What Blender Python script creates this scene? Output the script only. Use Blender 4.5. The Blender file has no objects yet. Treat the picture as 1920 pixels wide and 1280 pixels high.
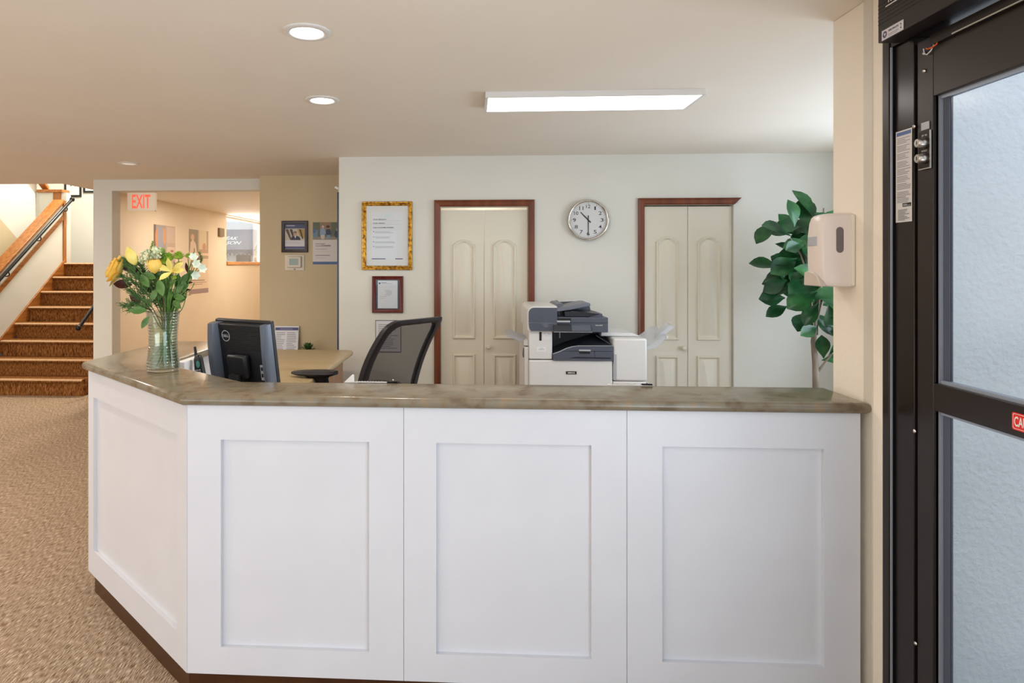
import bpy, bmesh, math, random
from mathutils import Vector, Matrix
C = bpy.context.scene.collection
PI = math.pi
random.seed(7)

# ---------------------------------------------------------------- survey of the place
# camera of the photograph: 1.546 m above the floor, level, turned 3.2 degrees to the left of the back wall's normal
FL, CX, CY, YAW, EYE = 1200.0, 818.0, 495.0, math.radians(3.19), 1.546
CA, SA = math.cos(YAW), math.sin(YAW)
def on_y(px, py, Y):          # measured point on a wall that faces the camera
    u = (px-CX)/FL; k = Y/(CA+u*SA)
    return Vector((k*(u*CA-SA), Y, EYE+k*(CY-py)/FL))
def on_x(px, py, X):          # measured point on a side wall
    u = (px-CX)/FL; k = X/(u*CA-SA)
    return Vector((X, k*(CA+u*SA), EYE+k*(CY-py)/FL))
def on_z(px, py, Z):          # measured point on a level surface
    u = (px-CX)/FL; k = (Z-EYE)*FL/(CY-py)
    return Vector((k*(u*CA-SA), k*(CA+u*SA), Z))

# ---------------------------------------------------------------- materials
def lin(c):
    r = []
    for v in c[:3]:
        v = v/255.0
        r.append(v/12.92 if v <= 0.04045 else ((v+0.055)/1.055)**2.4)
    return (r[0], r[1], r[2], 1.0)
def mat(name, col, rough=0.5, metal=0.0, spec=0.5, emit=None, estr=0.0, trans=0.0, ior=1.45, coat=0.0, alpha=None):
    m = bpy.data.materials.new(name); m.use_nodes = True
    b = m.node_tree.nodes['Principled BSDF']
    b.inputs['Base Color'].default_value = lin(col)
    b.inputs['Roughness'].default_value = rough
    b.inputs['Metallic'].default_value = metal
    b.inputs['Specular IOR Level'].default_value = spec
    b.inputs['IOR'].default_value = ior
    b.inputs['Transmission Weight'].default_value = trans
    b.inputs['Coat Weight'].default_value = coat
    if emit:
        b.inputs['Emission Color'].default_value = lin(emit)
        b.inputs['Emission Strength'].default_value = estr
    return m
def nodes(m): return m.node_tree.nodes, m.node_tree.links, m.node_tree.nodes['Principled BSDF']
def texcoord(m, scale=(1,1,1), rot=(0,0,0)):
    n, l, b = nodes(m)
    tc = n.new('ShaderNodeTexCoord'); mp = n.new('ShaderNodeMapping')
    mp.inputs['Scale'].default_value = scale; mp.inputs['Rotation'].default_value = rot
    l.new(tc.outputs['Object'], mp.inputs['Vector'])
    return mp.outputs['Vector']
def noise_mat(name, cols, scale, rough=0.5, vec=(1,1,1), detail=4, bump=0.0, bdist=0.01, bscale=None, spec=0.5, stops=None, rrange=None, rot=(0,0,0)):
    m = mat(name, cols[0], rough, spec=spec); n, l, b = nodes(m)
    v = texcoord(m, vec, rot)
    t = n.new('ShaderNodeTexNoise'); t.inputs['Scale'].default_value = scale; t.inputs['Detail'].default_value = detail
    l.new(v, t.inputs['Vector'])
    r = n.new('ShaderNodeValToRGB'); e = r.color_ramp.elements
    stops = stops or [0.3+0.4*i/(len(cols)-1) for i in range(len(cols))]
    e[0].position = stops[0]; e[0].color = lin(cols[0]); e[1].position = stops[-1]; e[1].color = lin(cols[-1])
    for c, s in list(zip(cols, stops))[1:-1]:
        q = e.new(s); q.color = lin(c)
    l.new(t.outputs['Fac'], r.inputs['Fac']); l.new(r.outputs['Color'], b.inputs['Base Color'])
    if bump:
        bp = n.new('ShaderNodeBump'); bp.inputs['Strength'].default_value = bump; bp.inputs['Distance'].default_value = bdist
        if bscale:
            t2 = n.new('ShaderNodeTexNoise'); t2.inputs['Scale'].default_value = bscale; t2.inputs['Detail'].default_value = 3
            l.new(v, t2.inputs['Vector']); l.new(t2.outputs['Fac'], bp.inputs['Height'])
        else: l.new(t.outputs['Fac'], bp.inputs['Height'])
        l.new(bp.outputs['Normal'], b.inputs['Normal'])
    return m
def wood(name, dark, light, axis='z', rough=0.35, scale=14):
    v = {'x': (0.6, 9, 9), 'y': (9, 0.6, 9), 'z': (9, 9, 0.6)}[axis]
    return noise_mat(name, [dark, light], scale/4, rough, v, 5, 0.05, stops=[0.32, 0.7])
def clear_mat(name, tint, clear, rough=0.05):     # thin clear pane: lets light straight through, with a glossy surface
    m = bpy.data.materials.new(name); m.use_nodes = True; n = m.node_tree.nodes; l = m.node_tree.links; n.clear()
    o = n.new('ShaderNodeOutputMaterial'); mx = n.new('ShaderNodeMixShader'); t = n.new('ShaderNodeBsdfTransparent'); p = n.new('ShaderNodeBsdfPrincipled')
    p.inputs['Base Color'].default_value = lin(tint); p.inputs['Roughness'].default_value = rough
    mx.inputs['Fac'].default_value = 1-clear
    l.new(t.outputs[0], mx.inputs[1]); l.new(p.outputs[0], mx.inputs[2]); l.new(mx.outputs[0], o.inputs['Surface'])
    return m
def pane_mat(name, rough=0.02, tint=(254, 255, 255), power=5.0, base=0.02):
    m = bpy.data.materials.new(name); m.use_nodes = True; n = m.node_tree.nodes; l = m.node_tree.links; n.clear()
    o = n.new('ShaderNodeOutputMaterial'); mx = n.new('ShaderNodeMixShader'); t = n.new('ShaderNodeBsdfTransparent'); g = n.new('ShaderNodeBsdfGlossy')
    t.inputs['Color'].default_value = lin(tint); g.inputs['Roughness'].default_value = rough
    lw = n.new('ShaderNodeLayerWeight'); lw.inputs['Blend'].default_value = 0.5
    pw = n.new('ShaderNodeMath'); pw.operation = 'POWER'; pw.inputs[1].default_value = power
    sc = n.new('ShaderNodeMath'); sc.operation = 'MULTIPLY_ADD'; sc.inputs[1].default_value = 0.9; sc.inputs[2].default_value = base
    l.new(lw.outputs['Facing'], pw.inputs[0]); l.new(pw.outputs[0], sc.inputs[0]); l.new(sc.outputs[0], mx.inputs['Fac'])
    l.new(t.outputs[0], mx.inputs[1]); l.new(g.outputs[0], mx.inputs[2]); l.new(mx.outputs[0], o.inputs['Surface'])
    return m
def print_mat(name, rough=0.5):                     # printed sheet: inks stored per face
    m = mat(name, (255, 255, 255), rough); n, l, b = nodes(m)
    a = n.new('ShaderNodeAttribute'); a.attribute_name = 'ink'; l.new(a.outputs['Color'], b.inputs['Base Color'])
    return m

WALL = (222, 220, 210)
M = {}
M['wall'] = noise_mat('cream wall paint', [WALL, (225, 223, 214)], 3, 0.6, bump=0.06, bscale=70, spec=0.3)
M['wall_tan'] = noise_mat('tan wall paint', [(224, 206, 182), (227, 210, 187)], 3, 0.6, bump=0.06, bscale=70, spec=0.3)
M['wall_pil'] = noise_mat('beige wall paint', [(242, 230, 212), (244, 233, 217)], 3, 0.6, bump=0.2, bscale=60, spec=0.3)
M['wall_rec'] = noise_mat('khaki wall paint', [(206, 188, 154), (209, 192, 159)], 3, 0.6, bump=0.06, bscale=70, spec=0.3)
M['ceil'] = noise_mat('ceiling paint', [(240, 231, 219), (242, 234, 222)], 2, 0.7, bump=0.02, bscale=60, spec=0.2)
M['white'] = noise_mat('white panel paint', [(214, 215, 221), (218, 219, 225)], 4, 0.35, bump=0.02, bscale=40)
M['door'] = mat('closet door paint', (226, 219, 202), 0.38)
M['carpet'] = noise_mat('carpet', [(128, 102, 80), (186, 160, 134), (230, 210, 186)], 52, 0.95, (7, 0.55, 0.55), 2, 0.9, spec=0.1, stops=[0.38, 0.52, 0.66])
M['stair'] = noise_mat('stair carpet', [(82, 46, 18), (138, 88, 44), (174, 124, 76)], 26, 0.95, (4.5, 1.0, 1.0), 3, 0.9, spec=0.1, stops=[0.33, 0.52, 0.74])
M['lit_nosing'] = noise_mat('lit carpet edge', [(186, 146, 106), (206, 168, 130)], 30, 0.9, (4, 1, 1))  # lighter tan paints in the light caught along each step edge
M['lam'] = noise_mat('countertop laminate', [(110, 96, 78), (130, 116, 95), (130, 123, 107), (143, 125, 100)], 16, 0.2, (1, 1, 1), 8, stops=[0.34, 0.46, 0.56, 0.7])
M['desk'] = noise_mat('desk laminate', [(176, 152, 112), (190, 166, 126), (182, 164, 128)], 5, 0.3, (0.5, 2.5, 1), 8)
M['deskside'] = wood('desk side', (150, 108, 76), (172, 128, 92), 'z')
M['kick'] = noise_mat('dark brown base', [(62, 34, 14), (74, 42, 20)], 8, 0.3)
M['oak'] = wood('oak trim', (142, 84, 34), (188, 122, 58), 'y')
M['oakz'] = wood('oak upright', (142, 84, 34), (188, 122, 58), 'z')
M['oakx'] = wood('oak sill', (182, 112, 46), (216, 146, 70), 'y')
M['mahog'] = noise_mat('mahogany casing', [(100, 52, 33), (130, 70, 45)], 3, 0.35, (6, 6, 0.8), 4)
M['blk'] = mat('black plastic', (28, 28, 31), 0.4)
M['blkm'] = mat('black metal', (22, 21, 24), 0.28, 0.3)
M['bronze'] = mat('dark bronze frame', (38, 31, 28), 0.22, 0.4)
M['bronzef'] = mat('dark bronze satin', (52, 45, 43), 0.35, 0.5)
M['alu'] = mat('grey glazing bead', (158, 166, 180), 0.35, 0.2)
M['chrome'] = mat('polished metal', (214, 208, 200), 0.12, 1.0)
M['steel'] = mat('brushed steel', (190, 186, 180), 0.3, 1.0)
M['guard'] = mat('pale grey corner guard', (212, 203, 188), 0.45)
M['paper'] = mat('paper', (238, 238, 238), 0.6)
M['print'] = print_mat('printed paper', 0.45)
M['gold'] = noise_mat('gilded moulding', [(120, 78, 24), (206, 150, 48), (236, 190, 88)], 40, 0.3, bump=0.5, stops=[0.35, 0.5, 0.66]); M['gold'].node_tree.nodes['Principled BSDF'].inputs['Metallic'].default_value = 0.75
M['redwood'] = wood('red brown frame', (82, 28, 24), (112, 44, 36), 'z')
M['darkwood'] = mat('espresso frame', (44, 28, 26), 0.35)
M['navy'] = mat('slate blue paint', (62, 80, 98), 0.4)
M['glass'] = pane_mat('clear ribbed glass', 0.05, (240, 247, 243), 1.7, 0.07)
M['water'] = pane_mat('water', 0.0, (248, 252, 247), 5.0)
M['pane'] = pane_mat('window pane')
M['pane_door'] = pane_mat('obscured door glass', 0.16)
M['pwhite'] = mat('off white plastic', (226, 224, 222), 0.35)
M['pgrey'] = mat('slate grey plastic', (84, 89, 102), 0.38)
M['pdark'] = mat('charcoal plastic', (40, 42, 50), 0.4)
M['pmid'] = mat('mid grey plastic', (116, 119, 130), 0.4)
M['plight'] = mat('light grey plastic', (176, 177, 184), 0.35)
M['smoke'] = clear_mat('clear tray plastic', (214, 218, 224), 0.45, 0.12)
M['cream_p'] = mat('cream plastic', (222, 212, 194), 0.4)
M['pink_p'] = mat('ivory plastic', (228, 214, 206), 0.28)
M['lamp'] = mat('lit diffuser', (255, 255, 255), 0.5, emit=(255, 250, 243), estr=4)
M['bulb'] = mat('lit lamp lens', (255, 255, 255), 0.5, emit=(255, 247, 236), estr=14)
M['exit_red'] = mat('lit red letter', (240, 80, 60), 0.5, emit=(255, 110, 84), estr=0.75)
M['sign_face'] = mat('lit sign face', (232, 222, 204), 0.5, emit=(255, 226, 196), estr=0.22)
M['lever'] = mat('taupe plastic', (204, 190, 178), 0.35)
M['red'] = mat('red sticker', (226, 44, 32), 0.4)
M['lwhite'] = mat('white lettering', (236, 232, 226), 0.5)
M['lblack'] = mat('black lettering', (24, 24, 26), 0.5)
M['lnavy'] = mat('navy lettering', (52, 52, 96), 0.5)
M['lgrey'] = mat('grey lettering', (150, 150, 150), 0.5)
M['lcd'] = mat('grey green display', (150, 166, 158), 0.25)
M['mesh'] = clear_mat('woven mesh', (34, 32, 32), 0.28, 0.8)
M['frame_blk'] = mat('chair frame plastic', (40, 38, 42), 0.42)
M['fabric'] = noise_mat('charcoal seat fabric', [(34, 34, 36), (46, 46, 48)], 200, 0.9)
M['clockface'] = mat('clock face', (226, 222, 222), 0.5)
M['leaf'] = noise_mat('glossy leaf', [(18, 50, 28), (32, 78, 42), (58, 112, 58)], 9, 0.28, stops=[0.3, 0.5, 0.75])
M['leaf2'] = noise_mat('leaf green', [(56, 96, 40), (98, 136, 66)], 20, 0.4)
M['leaf_lt'] = mat('pale green', (150, 182, 90), 0.45)
M['juniper'] = noise_mat('dark sprig green', [(62, 98, 52), (104, 140, 80)], 30, 0.5)
M['burg'] = noise_mat('burgundy leaf', [(52, 22, 20), (86, 40, 32)], 20, 0.35)
M['stemg'] = noise_mat('green stem', [(64, 110, 44), (104, 146, 66)], 30, 0.45)
M['stemb'] = noise_mat('brown stem', [(70, 44, 30), (96, 64, 42)], 30, 0.5)
M['yellow'] = noise_mat('yellow petal', [(248, 200, 84), (253, 222, 122)], 25, 0.5)
M['yellow_p'] = noise_mat('pale yellow petal', [(226, 206, 96), (244, 232, 140)], 18, 0.45)
M['cream_f'] = noise_mat('cream petal', [(238, 240, 214), (222, 232, 184)], 60, 0.6)
M['white_f'] = noise_mat('white petal', [(240, 242, 236), (222, 232, 208)], 30, 0.5)
M['lime'] = noise_mat('lime petal', [(128, 164, 38), (160, 190, 66)], 80, 0.6)
M['bark'] = noise_mat('grey bark', [(112, 98, 86), (150, 138, 124)], 20, 0.8, (1, 1, 0.3), bump=0.3)
M['pot'] = noise_mat('woven pot', [(96, 76, 58), (120, 98, 76)], 40, 0.8)
M['soil'] = noise_mat('soil', [(40, 30, 24), (62, 48, 38)], 60, 0.95, bump=0.5)
M['stucco'] = noise_mat('white stucco', [(224, 226, 228), (232, 234, 236)], 3, 0.7, bump=0.7, bdist=0.011, bscale=46)
M['paving'] = noise_mat('grey paving', [(168, 170, 172), (190, 192, 194)], 4, 0.6)
M['awn'] = mat('slate awning canvas', (128, 132, 142), 0.8)
M['awn_d'] = mat('dark awning canvas', (92, 97, 110), 0.8)
M['shop'] = mat('white shop front', (238, 238, 236), 0.6)
M['shopglass'] = mat('dark shop glass', (70, 78, 78), 0.1)
M['sconce'] = mat('taupe metal', (134, 116, 92), 0.45, 0.2)
M['orange'] = mat('orange wire', (230, 90, 30), 0.4)

# ---------------------------------------------------------------- mesh building
class MB:
    def __init__(s): s.bm = bmesh.new()
    def box(s, x0, x1, y0, y1, z0, z1, mi=0, mtx=None):
        vs = [Vector((x, y, z)) for x in (x0, x1) for y in (y0, y1) for z in (z0, z1)]
        if mtx: vs = [mtx @ v for v in vs]
        v = [s.bm.verts.new(p) for p in vs]
        for f in ((0,1,3,2), (4,6,7,5), (0,4,5,1), (2,3,7,6), (0,2,6,4), (1,5,7,3)):
            s.bm.faces.new([v[i] for i in f]).material_index = mi
        return s
    def prism(s, pts, off, mi=0):                  # polygon (3D points) pushed along off
        off = Vector(off); a = [s.bm.verts.new(Vector(p)) for p in pts]; b = [s.bm.verts.new(Vector(p)+off) for p in pts]; n = len(pts)
        s.bm.faces.new(a).material_index = mi; s.bm.faces.new(b[::-1]).material_index = mi
        for i in range(n): s.bm.faces.new([a[i], b[i], b[(i+1) % n], a[(i+1) % n]]).material_index = mi
        return s
    def pxz(s, pts, y0, y1, mi=0): return s.prism([(x, y0, z) for x, z in pts], (0, y1-y0, 0), mi)
    def pyz(s, pts, x0, x1, mi=0): return s.prism([(x0, y, z) for y, z in pts], (x1-x0, 0, 0), mi)
    def pxy(s, pts, z0, z1, mi=0): return s.prism([(x, y, z0) for x, y in pts], (0, 0, z1-z0), mi)
    def loft(s, rings, mi=0, cap0=True, cap1=True, closed=True):
        R = [[s.bm.verts.new(Vector(p)) for p in r] for r in rings]; n = len(R[0])
        for a, b in zip(R, R[1:]):
            for i in range(n if closed else n-1):
                j = (i+1) % n
                s.bm.faces.new([a[i], a[j], b[j], b[i]]).material_index = mi
        if cap0: s.bm.faces.new(R[0][::-1]).material_index = mi
        if cap1: s.bm.faces.new(R[-1]).material_index = mi
        return s
    def tube(s, pts, r, n=10, mi=0, cap=True):
        pts = [Vector(p) for p in pts]; k = len(pts); r = r if isinstance(r, (list, tuple)) else [r]*k
        rings = []; ref = None
        for i, p in enumerate(pts):
            t = (pts[min(i+1, k-1)]-pts[max(i-1, 0)]).normalized()
            if ref is None: ref = Vector((0,0,1)) if abs(t.z) < 0.9 else Vector((1,0,0))
            a = t.cross(ref).normalized(); b = a.cross(t).normalized(); ref = b
            rings.append([p+(a*math.cos(2*PI*j/n)+b*math.sin(2*PI*j/n))*r[i] for j in range(n)])
        return s.loft(rings, mi, cap, cap)
    def lathe(s, prof, c=(0,0,0), n=32, axis='z', mi=0, cap0=True, cap1=True):
        c = Vector(c); rings = []
        for r, h in prof:
            ring = []
            for j in range(n):
                a = 2*PI*j/n; x, y = r*math.cos(a), r*math.sin(a)
                ring.append(c+(Vector((x, y, h)) if axis == 'z' else Vector((x, h, y)) if axis == 'y' else Vector((h, x, y))))
            rings.append(ring)
        return s.loft(rings, mi, cap0, cap1)
    def ball(s, c, r, seg=12, mi=0, sc=(1,1,1), mtx=None):
        rings = []
        for i in range(1, seg//2):
            th = PI*i/(seg//2); ring = []
            for j in range(seg):
                a = 2*PI*j/seg
                p = Vector((r*sc[0]*math.sin(th)*math.cos(a), r*sc[1]*math.sin(th)*math.sin(a), r*sc[2]*math.cos(th)))
                if mtx: p = mtx @ p
                ring.append(Vector(c)+p)
            rings.append(ring)
        return s.loft(rings, mi)
    def frame(s, w, h, prof, mi=0):                # mitred moulding round a w x h rectangle; prof = (inset, height towards the viewer)
        rings = []
        for d, q in prof: rings.append([(-w/2+d, -q, -h/2+d), (w/2-d, -q, -h/2+d), (w/2-d, -q, h/2-d), (-w/2+d, -q, h/2-d)])
        return s.loft(rings, mi, False, False)
    def leaf(s, base, d, up, L, W, curl=0.3, fold=0.25, mi=0, shape=0.55, n=6):
        base = Vector(base); d = Vector(d).normalized(); side = d.cross(Vector(up))
        if side.length < 1e-3: side = d.cross(Vector((1, 0.2, 0)))
        side.normalize(); nrm = side.cross(d).normalized(); rows = []
        for i in range(n+1):
            t = i/n
            w = W*0.5*(math.sin(PI*min(1, t**(math.log(0.5)/math.log(shape)))))**0.8 if 0 < t < 1 else W*0.02
            c = base+d*(L*(t-0.12*curl*t*t))-nrm*(curl*L*0.45*t*t)
            rows.append([c-side*w+nrm*w*fold, c-side*w*0.5+nrm*w*fold*0.35, c, c+side*w*0.5+nrm*w*fold*0.35, c+side*w+nrm*w*fold])
        return s.loft(rows, mi, False, False, closed=False)
    def build(s, name, mats, parent=None, smooth=None, bevel=0, seg=2, sub=0, recalc=True, solid=0):
        if recalc: bmesh.ops.recalc_face_normals(s.bm, faces=s.bm.faces)
        me = bpy.data.meshes.new(name); s.bm.to_mesh(me); s.bm.free()
        for m in (mats if isinstance(mats, (list, tuple)) else [mats]): me.materials.append(M[m] if isinstance(m, str) else m)
        o = bpy.data.objects.new(name, me); C.objects.link(o)
        if parent: o.parent = parent
        if solid:
            q = o.modifiers.new('solid', 'SOLIDIFY'); q.thickness = solid; q.offset = 0
        if bevel:
            q = o.modifiers.new('bevel', 'BEVEL'); q.width = bevel; q.segments = seg; q.limit_method = 'ANGLE'; q.angle_limit = math.radians(40)
        if sub:
            q = o.modifiers.new('sub', 'SUBSURF'); q.levels = sub; q.render_levels = sub
        if smooth or bevel or sub:
            for p in me.polygons: p.use_smooth = True
            if not sub: me.set_sharp_from_angle(angle=math.radians(smooth if isinstance(smooth, (int, float)) and smooth > 1 else 38))
        return o
def thing(name, label, cat, loc=(0,0,0), rz=0, group=None):
    o = bpy.data.objects.new(name, None); C.objects.link(o); o.empty_display_size = 0.1
    o.location = loc; o.rotation_euler = (0, 0, rz); o['label'] = label; o['category'] = cat
    if group: o['group'] = group
    return o
def tag(o, label, cat, group=None):
    o['label'] = label; o['category'] = cat
    if group: o['group'] = group
    return o
def struct(o): o['kind'] = 'structure'; return o
def copy_thing(r, loc, rz, label, group=None):
    c = r.copy(); C.objects.link(c); c.location = loc; c.rotation_euler = (0, 0, rz); c['label'] = label
    if group: c['group'] = group
    for ch in list(r.children):
        d = ch.copy(); C.objects.link(d); d.parent = c
        for g in list(ch.children):
            e = g.copy(); C.objects.link(e); e.parent = d
    return c
def panel_grid(us, ws, holes, to3d, thick, name, m, parent=None):     # wall slab with rectangular openings, one connected mesh
    us = sorted(set([round(u, 5) for u in us]+[round(h[i], 5) for h in holes for i in (0, 1)])); ws = sorted(set([round(w, 5) for w in ws]+[round(h[i], 5) for h in holes for i in (2, 3)]))
    bm = bmesh.new(); vv = {}
    def vert(i, j, k):
        if (i, j, k) not in vv: vv[(i, j, k)] = bm.verts.new(to3d(us[i], ws[j], thick*k))
        return vv[(i, j, k)]
    def solid(i, j):
        if not (0 <= i < len(us)-1 and 0 <= j < len(ws)-1): return False
        u = (us[i]+us[i+1])/2; w = (ws[j]+ws[j+1])/2
        return not any(h[0] < u < h[1] and h[2] < w < h[3] for h in holes)
    for i in range(len(us)-1):
        for j in range(len(ws)-1):
            if not solid(i, j): continue
            for k in (0, 1): bm.faces.new([vert(i,j,k), vert(i+1,j,k), vert(i+1,j+1,k), vert(i,j+1,k)])
            for (di, dj, a, b) in ((-1,0,(i,j),(i,j+1)), (1,0,(i+1,j),(i+1,j+1)), (0,-1,(i,j),(i+1,j)), (0,1,(i,j+1),(i+1,j+1))):
                if not solid(i+di, j+dj): bm.faces.new([vert(*a,0), vert(*b,0), vert(*b,1), vert(*a,1)])
    q = MB(); q.bm.free(); q.bm = bm
    return q.build(name, m, parent)
def text(name, s, w, h, m, parent, loc, rx=90, bold=0.0, shear=0.0, depth=0.0004, rot=None, fit=True):   # lettering fitted into w x h, centred on loc, standing in the local x-z plane
    cu = bpy.data.curves.new(name, 'FONT'); cu.body = s; cu.align_x = 'CENTER'; cu.offset = bold; cu.shear = shear; cu.extrude = 0.0; cu.resolution_u = 3; cu.space_line = 0.85
    o = bpy.data.objects.new(name, cu); C.objects.link(o)
    dg = bpy.context.evaluated_depsgraph_get(); me = bpy.data.meshes.new_from_object(o.evaluated_get(dg)); bpy.data.objects.remove(o)
    xs = [v.co.x for v in me.vertices]; ys = [v.co.y for v in me.vertices]
    cx, cy = (min(xs)+max(xs))/2, (min(ys)+max(ys))/2; kx = w/(max(xs)-min(xs)); ky = h/(max(ys)-min(ys))
    for v in me.vertices: v.co = Vector(((v.co.x-cx)*kx, 0, (v.co.y-cy)*ky))
    me.materials.clear(); me.materials.append(M[m])
    o = bpy.data.objects.new(name, me); C.objects.link(o); o.parent = parent; o.location = loc
    if rot: o.rotation_euler = rot
    return o
def sheet(name, w, h, marks, parent, loc=(0,0,0), rough=None, th=0.0008, rot=None):     # printed sheet in the local x-z plane, centred; marks = (x0,x1,z0,z1,colour) as fractions, or ('poly',[(x,z)...],colour), or ('oval',cx,cz,rx,rz,colour)
    bm = bmesh.new(); lay = bm.faces.layers.int.new('k'); cols = []
    def add(pts, y, c):
        f = bm.faces.new([bm.verts.new((x*w-w/2, y, z*h-h/2)) for x, z in pts]); f[lay] = len(cols); cols.append(lin(c))
    base = marks[0]; add([(0,0),(1,0),(1,1),(0,1)], 0, base)
    for i, k in enumerate(marks[1:]):
        y = -(i+1)*0.00002-0.0001
        if k[0] == 'poly': add(k[1], y, k[2])
        elif k[0] == 'oval': add([(k[1]+k[3]*math.cos(2*PI*j/16), k[2]+k[4]*math.sin(2*PI*j/16)) for j in range(16)], y, k[5])
        else: add([(k[0],k[2]),(k[1],k[2]),(k[1],k[3]),(k[0],k[3])], y, k[4])
    idx = [f[lay] for f in bm.faces]
    me = bpy.data.meshes.new(name); bm.to_mesh(me); bm.free(); me.materials.append(M['print'])
    at = me.attributes.new('ink', 'FLOAT_COLOR', 'FACE')
    for i, k in enumerate(idx): at.data[i].color = cols[k]
    o = bpy.data.objects.new(name, me); C.objects.link(o); o.parent = parent; o.location = loc
    if rot: o.rotation_euler = rot
    return o
def lines(x0, x1, z0, z1, n, col, seed=1, fill=0.5):      # rows of small print
    r = random.Random(seed); out = []; s = (z1-z0)/n
    for i in range(n):
        a = z1-(i+1)*s
        out.append((x0, x0+(x1-x0)*r.uniform(0.55, 1.0), a, a+s*fill, col))
    return out
# ---------------------------------------------------------------- setting
CEIL = 2.44; YB = 5.30; YR = 6.37; YH = 6.58; XP = 1.33; XL = -4.40
def bx(name, m, *a, **k): return struct(MB().box(*a).build(name, m, **k))
bx('floor', 'carpet', -9, 4.2, -3.0, 15.5, -0.1, 0)
# one flat ceiling, open over the stairwell
struct(MB().pxy([(-9,-3), (XP+0.16,-3), (XP+0.16,2.3), (3.17,2.3), (3.17,15), (-4.55,15), (-4.55,6.88), (-9,6.88)], CEIL, CEIL+0.14).build('ceiling', 'ceil'))
# back wall with the two closet openings
A0, A1, AT = on_y(826,386,YB).x, on_y(990,386,YB).x, on_y(900,387,YB).z
B0, B1, BT = on_y(1208,384,YB).x, on_y(1376,384,YB).x, on_y(1290,383.5,YB).z
XE = on_y(635.5, 400, YB).x
w = panel_grid([XE, 3.05], [0, CEIL], [(A0, A1, -1, AT), (B0, B1, -1, BT)], lambda u, w, t: (u, YB+t, w), 0.11, 'wall_back', 'wall'); struct(w)
bx('wall_side', 'wall', XE, XE+0.1, YB+0.11, 7.2, 0, CEIL)
bx('wall_closet', 'wall', XE+0.1, 3.05, 6.15, 6.25, 0, CEIL)
XR0 = on_y(487, 400, YR).x
bx('wall_rear', 'wall_rec', XR0, XE, YR, YR+0.12, 0, CEIL)
bx('wall_passage', 'wall_rec', XR0, XR0+0.1, YR+0.12, 13.6, 0, CEIL)
# hall wall with the tall opening
hx0, hx1 = on_y(175,400,YH).x, on_y(210,400,YH).x
struct(panel_grid([hx0, XR0], [0, CEIL], [(hx1, XR0+1, -1, on_y(300, 357, YH).z)], lambda u, w, t: (u, YH+t, w), 0.16, 'wall_hall', 'wall'))
# passage wall with the window opening at its far end, end wall
SILL = 1.535
struct(panel_grid([7.5, 13.6], [0, CEIL], [(11.26, 13.3, SILL, CEIL-0.02)], lambda u, w, t: (XL-t, u, w), 0.14, 'wall_left', 'wall_tan'))
bx('wall_far', 'wall_tan', XL-0.14, XR0+0.1, 13.6, 13.7, 0, CEIL)
wn = struct(bpy.data.objects.new('window_1', None)); C.objects.link(wn); wn.location = (XL-0.07, 11.26, SILL)
MB().box(-0.09, 0.10, 0, 2.04, 0.0, 0.055).build('window_sill', 'oakx', wn, bevel=0.006)
MB().box(-0.06, -0.02, 0, 0.03, 0.055, 0.885).build('side_frame', 'white', wn)
MB().box(-0.06, -0.02, 0, 2.04, 0.845, 0.885).build('head_frame', 'white', wn)
MB().box(-0.045, -0.04, 0.03, 2.04, 0.055, 0.845).build('glazing', 'pane', wn)
# pillar wall beside the counter, office side walls
bx('wall_pillar', 'wall_pil', XP, XP+0.16, 2.155, 2.44, 0, CEIL, bevel=0.004)
bx('wall_office', 'stucco', XP+0.16, 3.05, 2.30, 2.44, 0, CEIL)
struct(panel_grid([2.30, 6.25], [0, CEIL], [(2.75, 4.55, 0.9, 2.2)], lambda u, w, t: (3.05+t, u, w), 0.12, 'wall_right', 'wall'))
struct(panel_grid([-2.9, 1.02], [0, CEIL], [(-2.3, 0.75, 0.12, 2.3)], lambda u, w, t: (XP+t, u, w), 0.16, 'wall_entry', 'stucco'))
wn = struct(bpy.data.objects.new('window_2', None)); C.objects.link(wn); wn.location = (3.05, 2.75, 0.9)
MB().loft([[(x_, y_, z_) for y_, z_ in ((d_,d_), (1.8-d_,d_), (1.8-d_,1.3-d_), (d_,1.3-d_))] for x_, d_ in ((-0.012,-0.05), (-0.012,0.0), (0.06,0.0), (0.06,0.04), (0.10,0.04))], 0, False, False).build('frame', 'white', wn)
MB().box(0.05, 0.09, 0.88, 0.92, 0.041, 1.259).build('mullion', 'white', wn)
MB().box(0.075, 0.08, 0.041, 1.759, 0.041, 1.259).build('glazing', 'pane', wn)
struct(panel_grid([-9, XP+0.16], [0, CEIL], [(-8.2, -1.6, 0.12, 2.25)], lambda u, w, t: (u, -2.9-t, w), 0.1, 'wall_front', 'wall'))
bx('wall_lobby', 'wall', -9.1, -9, -3.0, 7.1, 0, CEIL+0.14)
bx('trim_1', 'guard', XP-0.003, XP-0.0005, 2.203, 2.249, 0, CEIL-0.0)          # grey corner guard on the pillar
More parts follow.
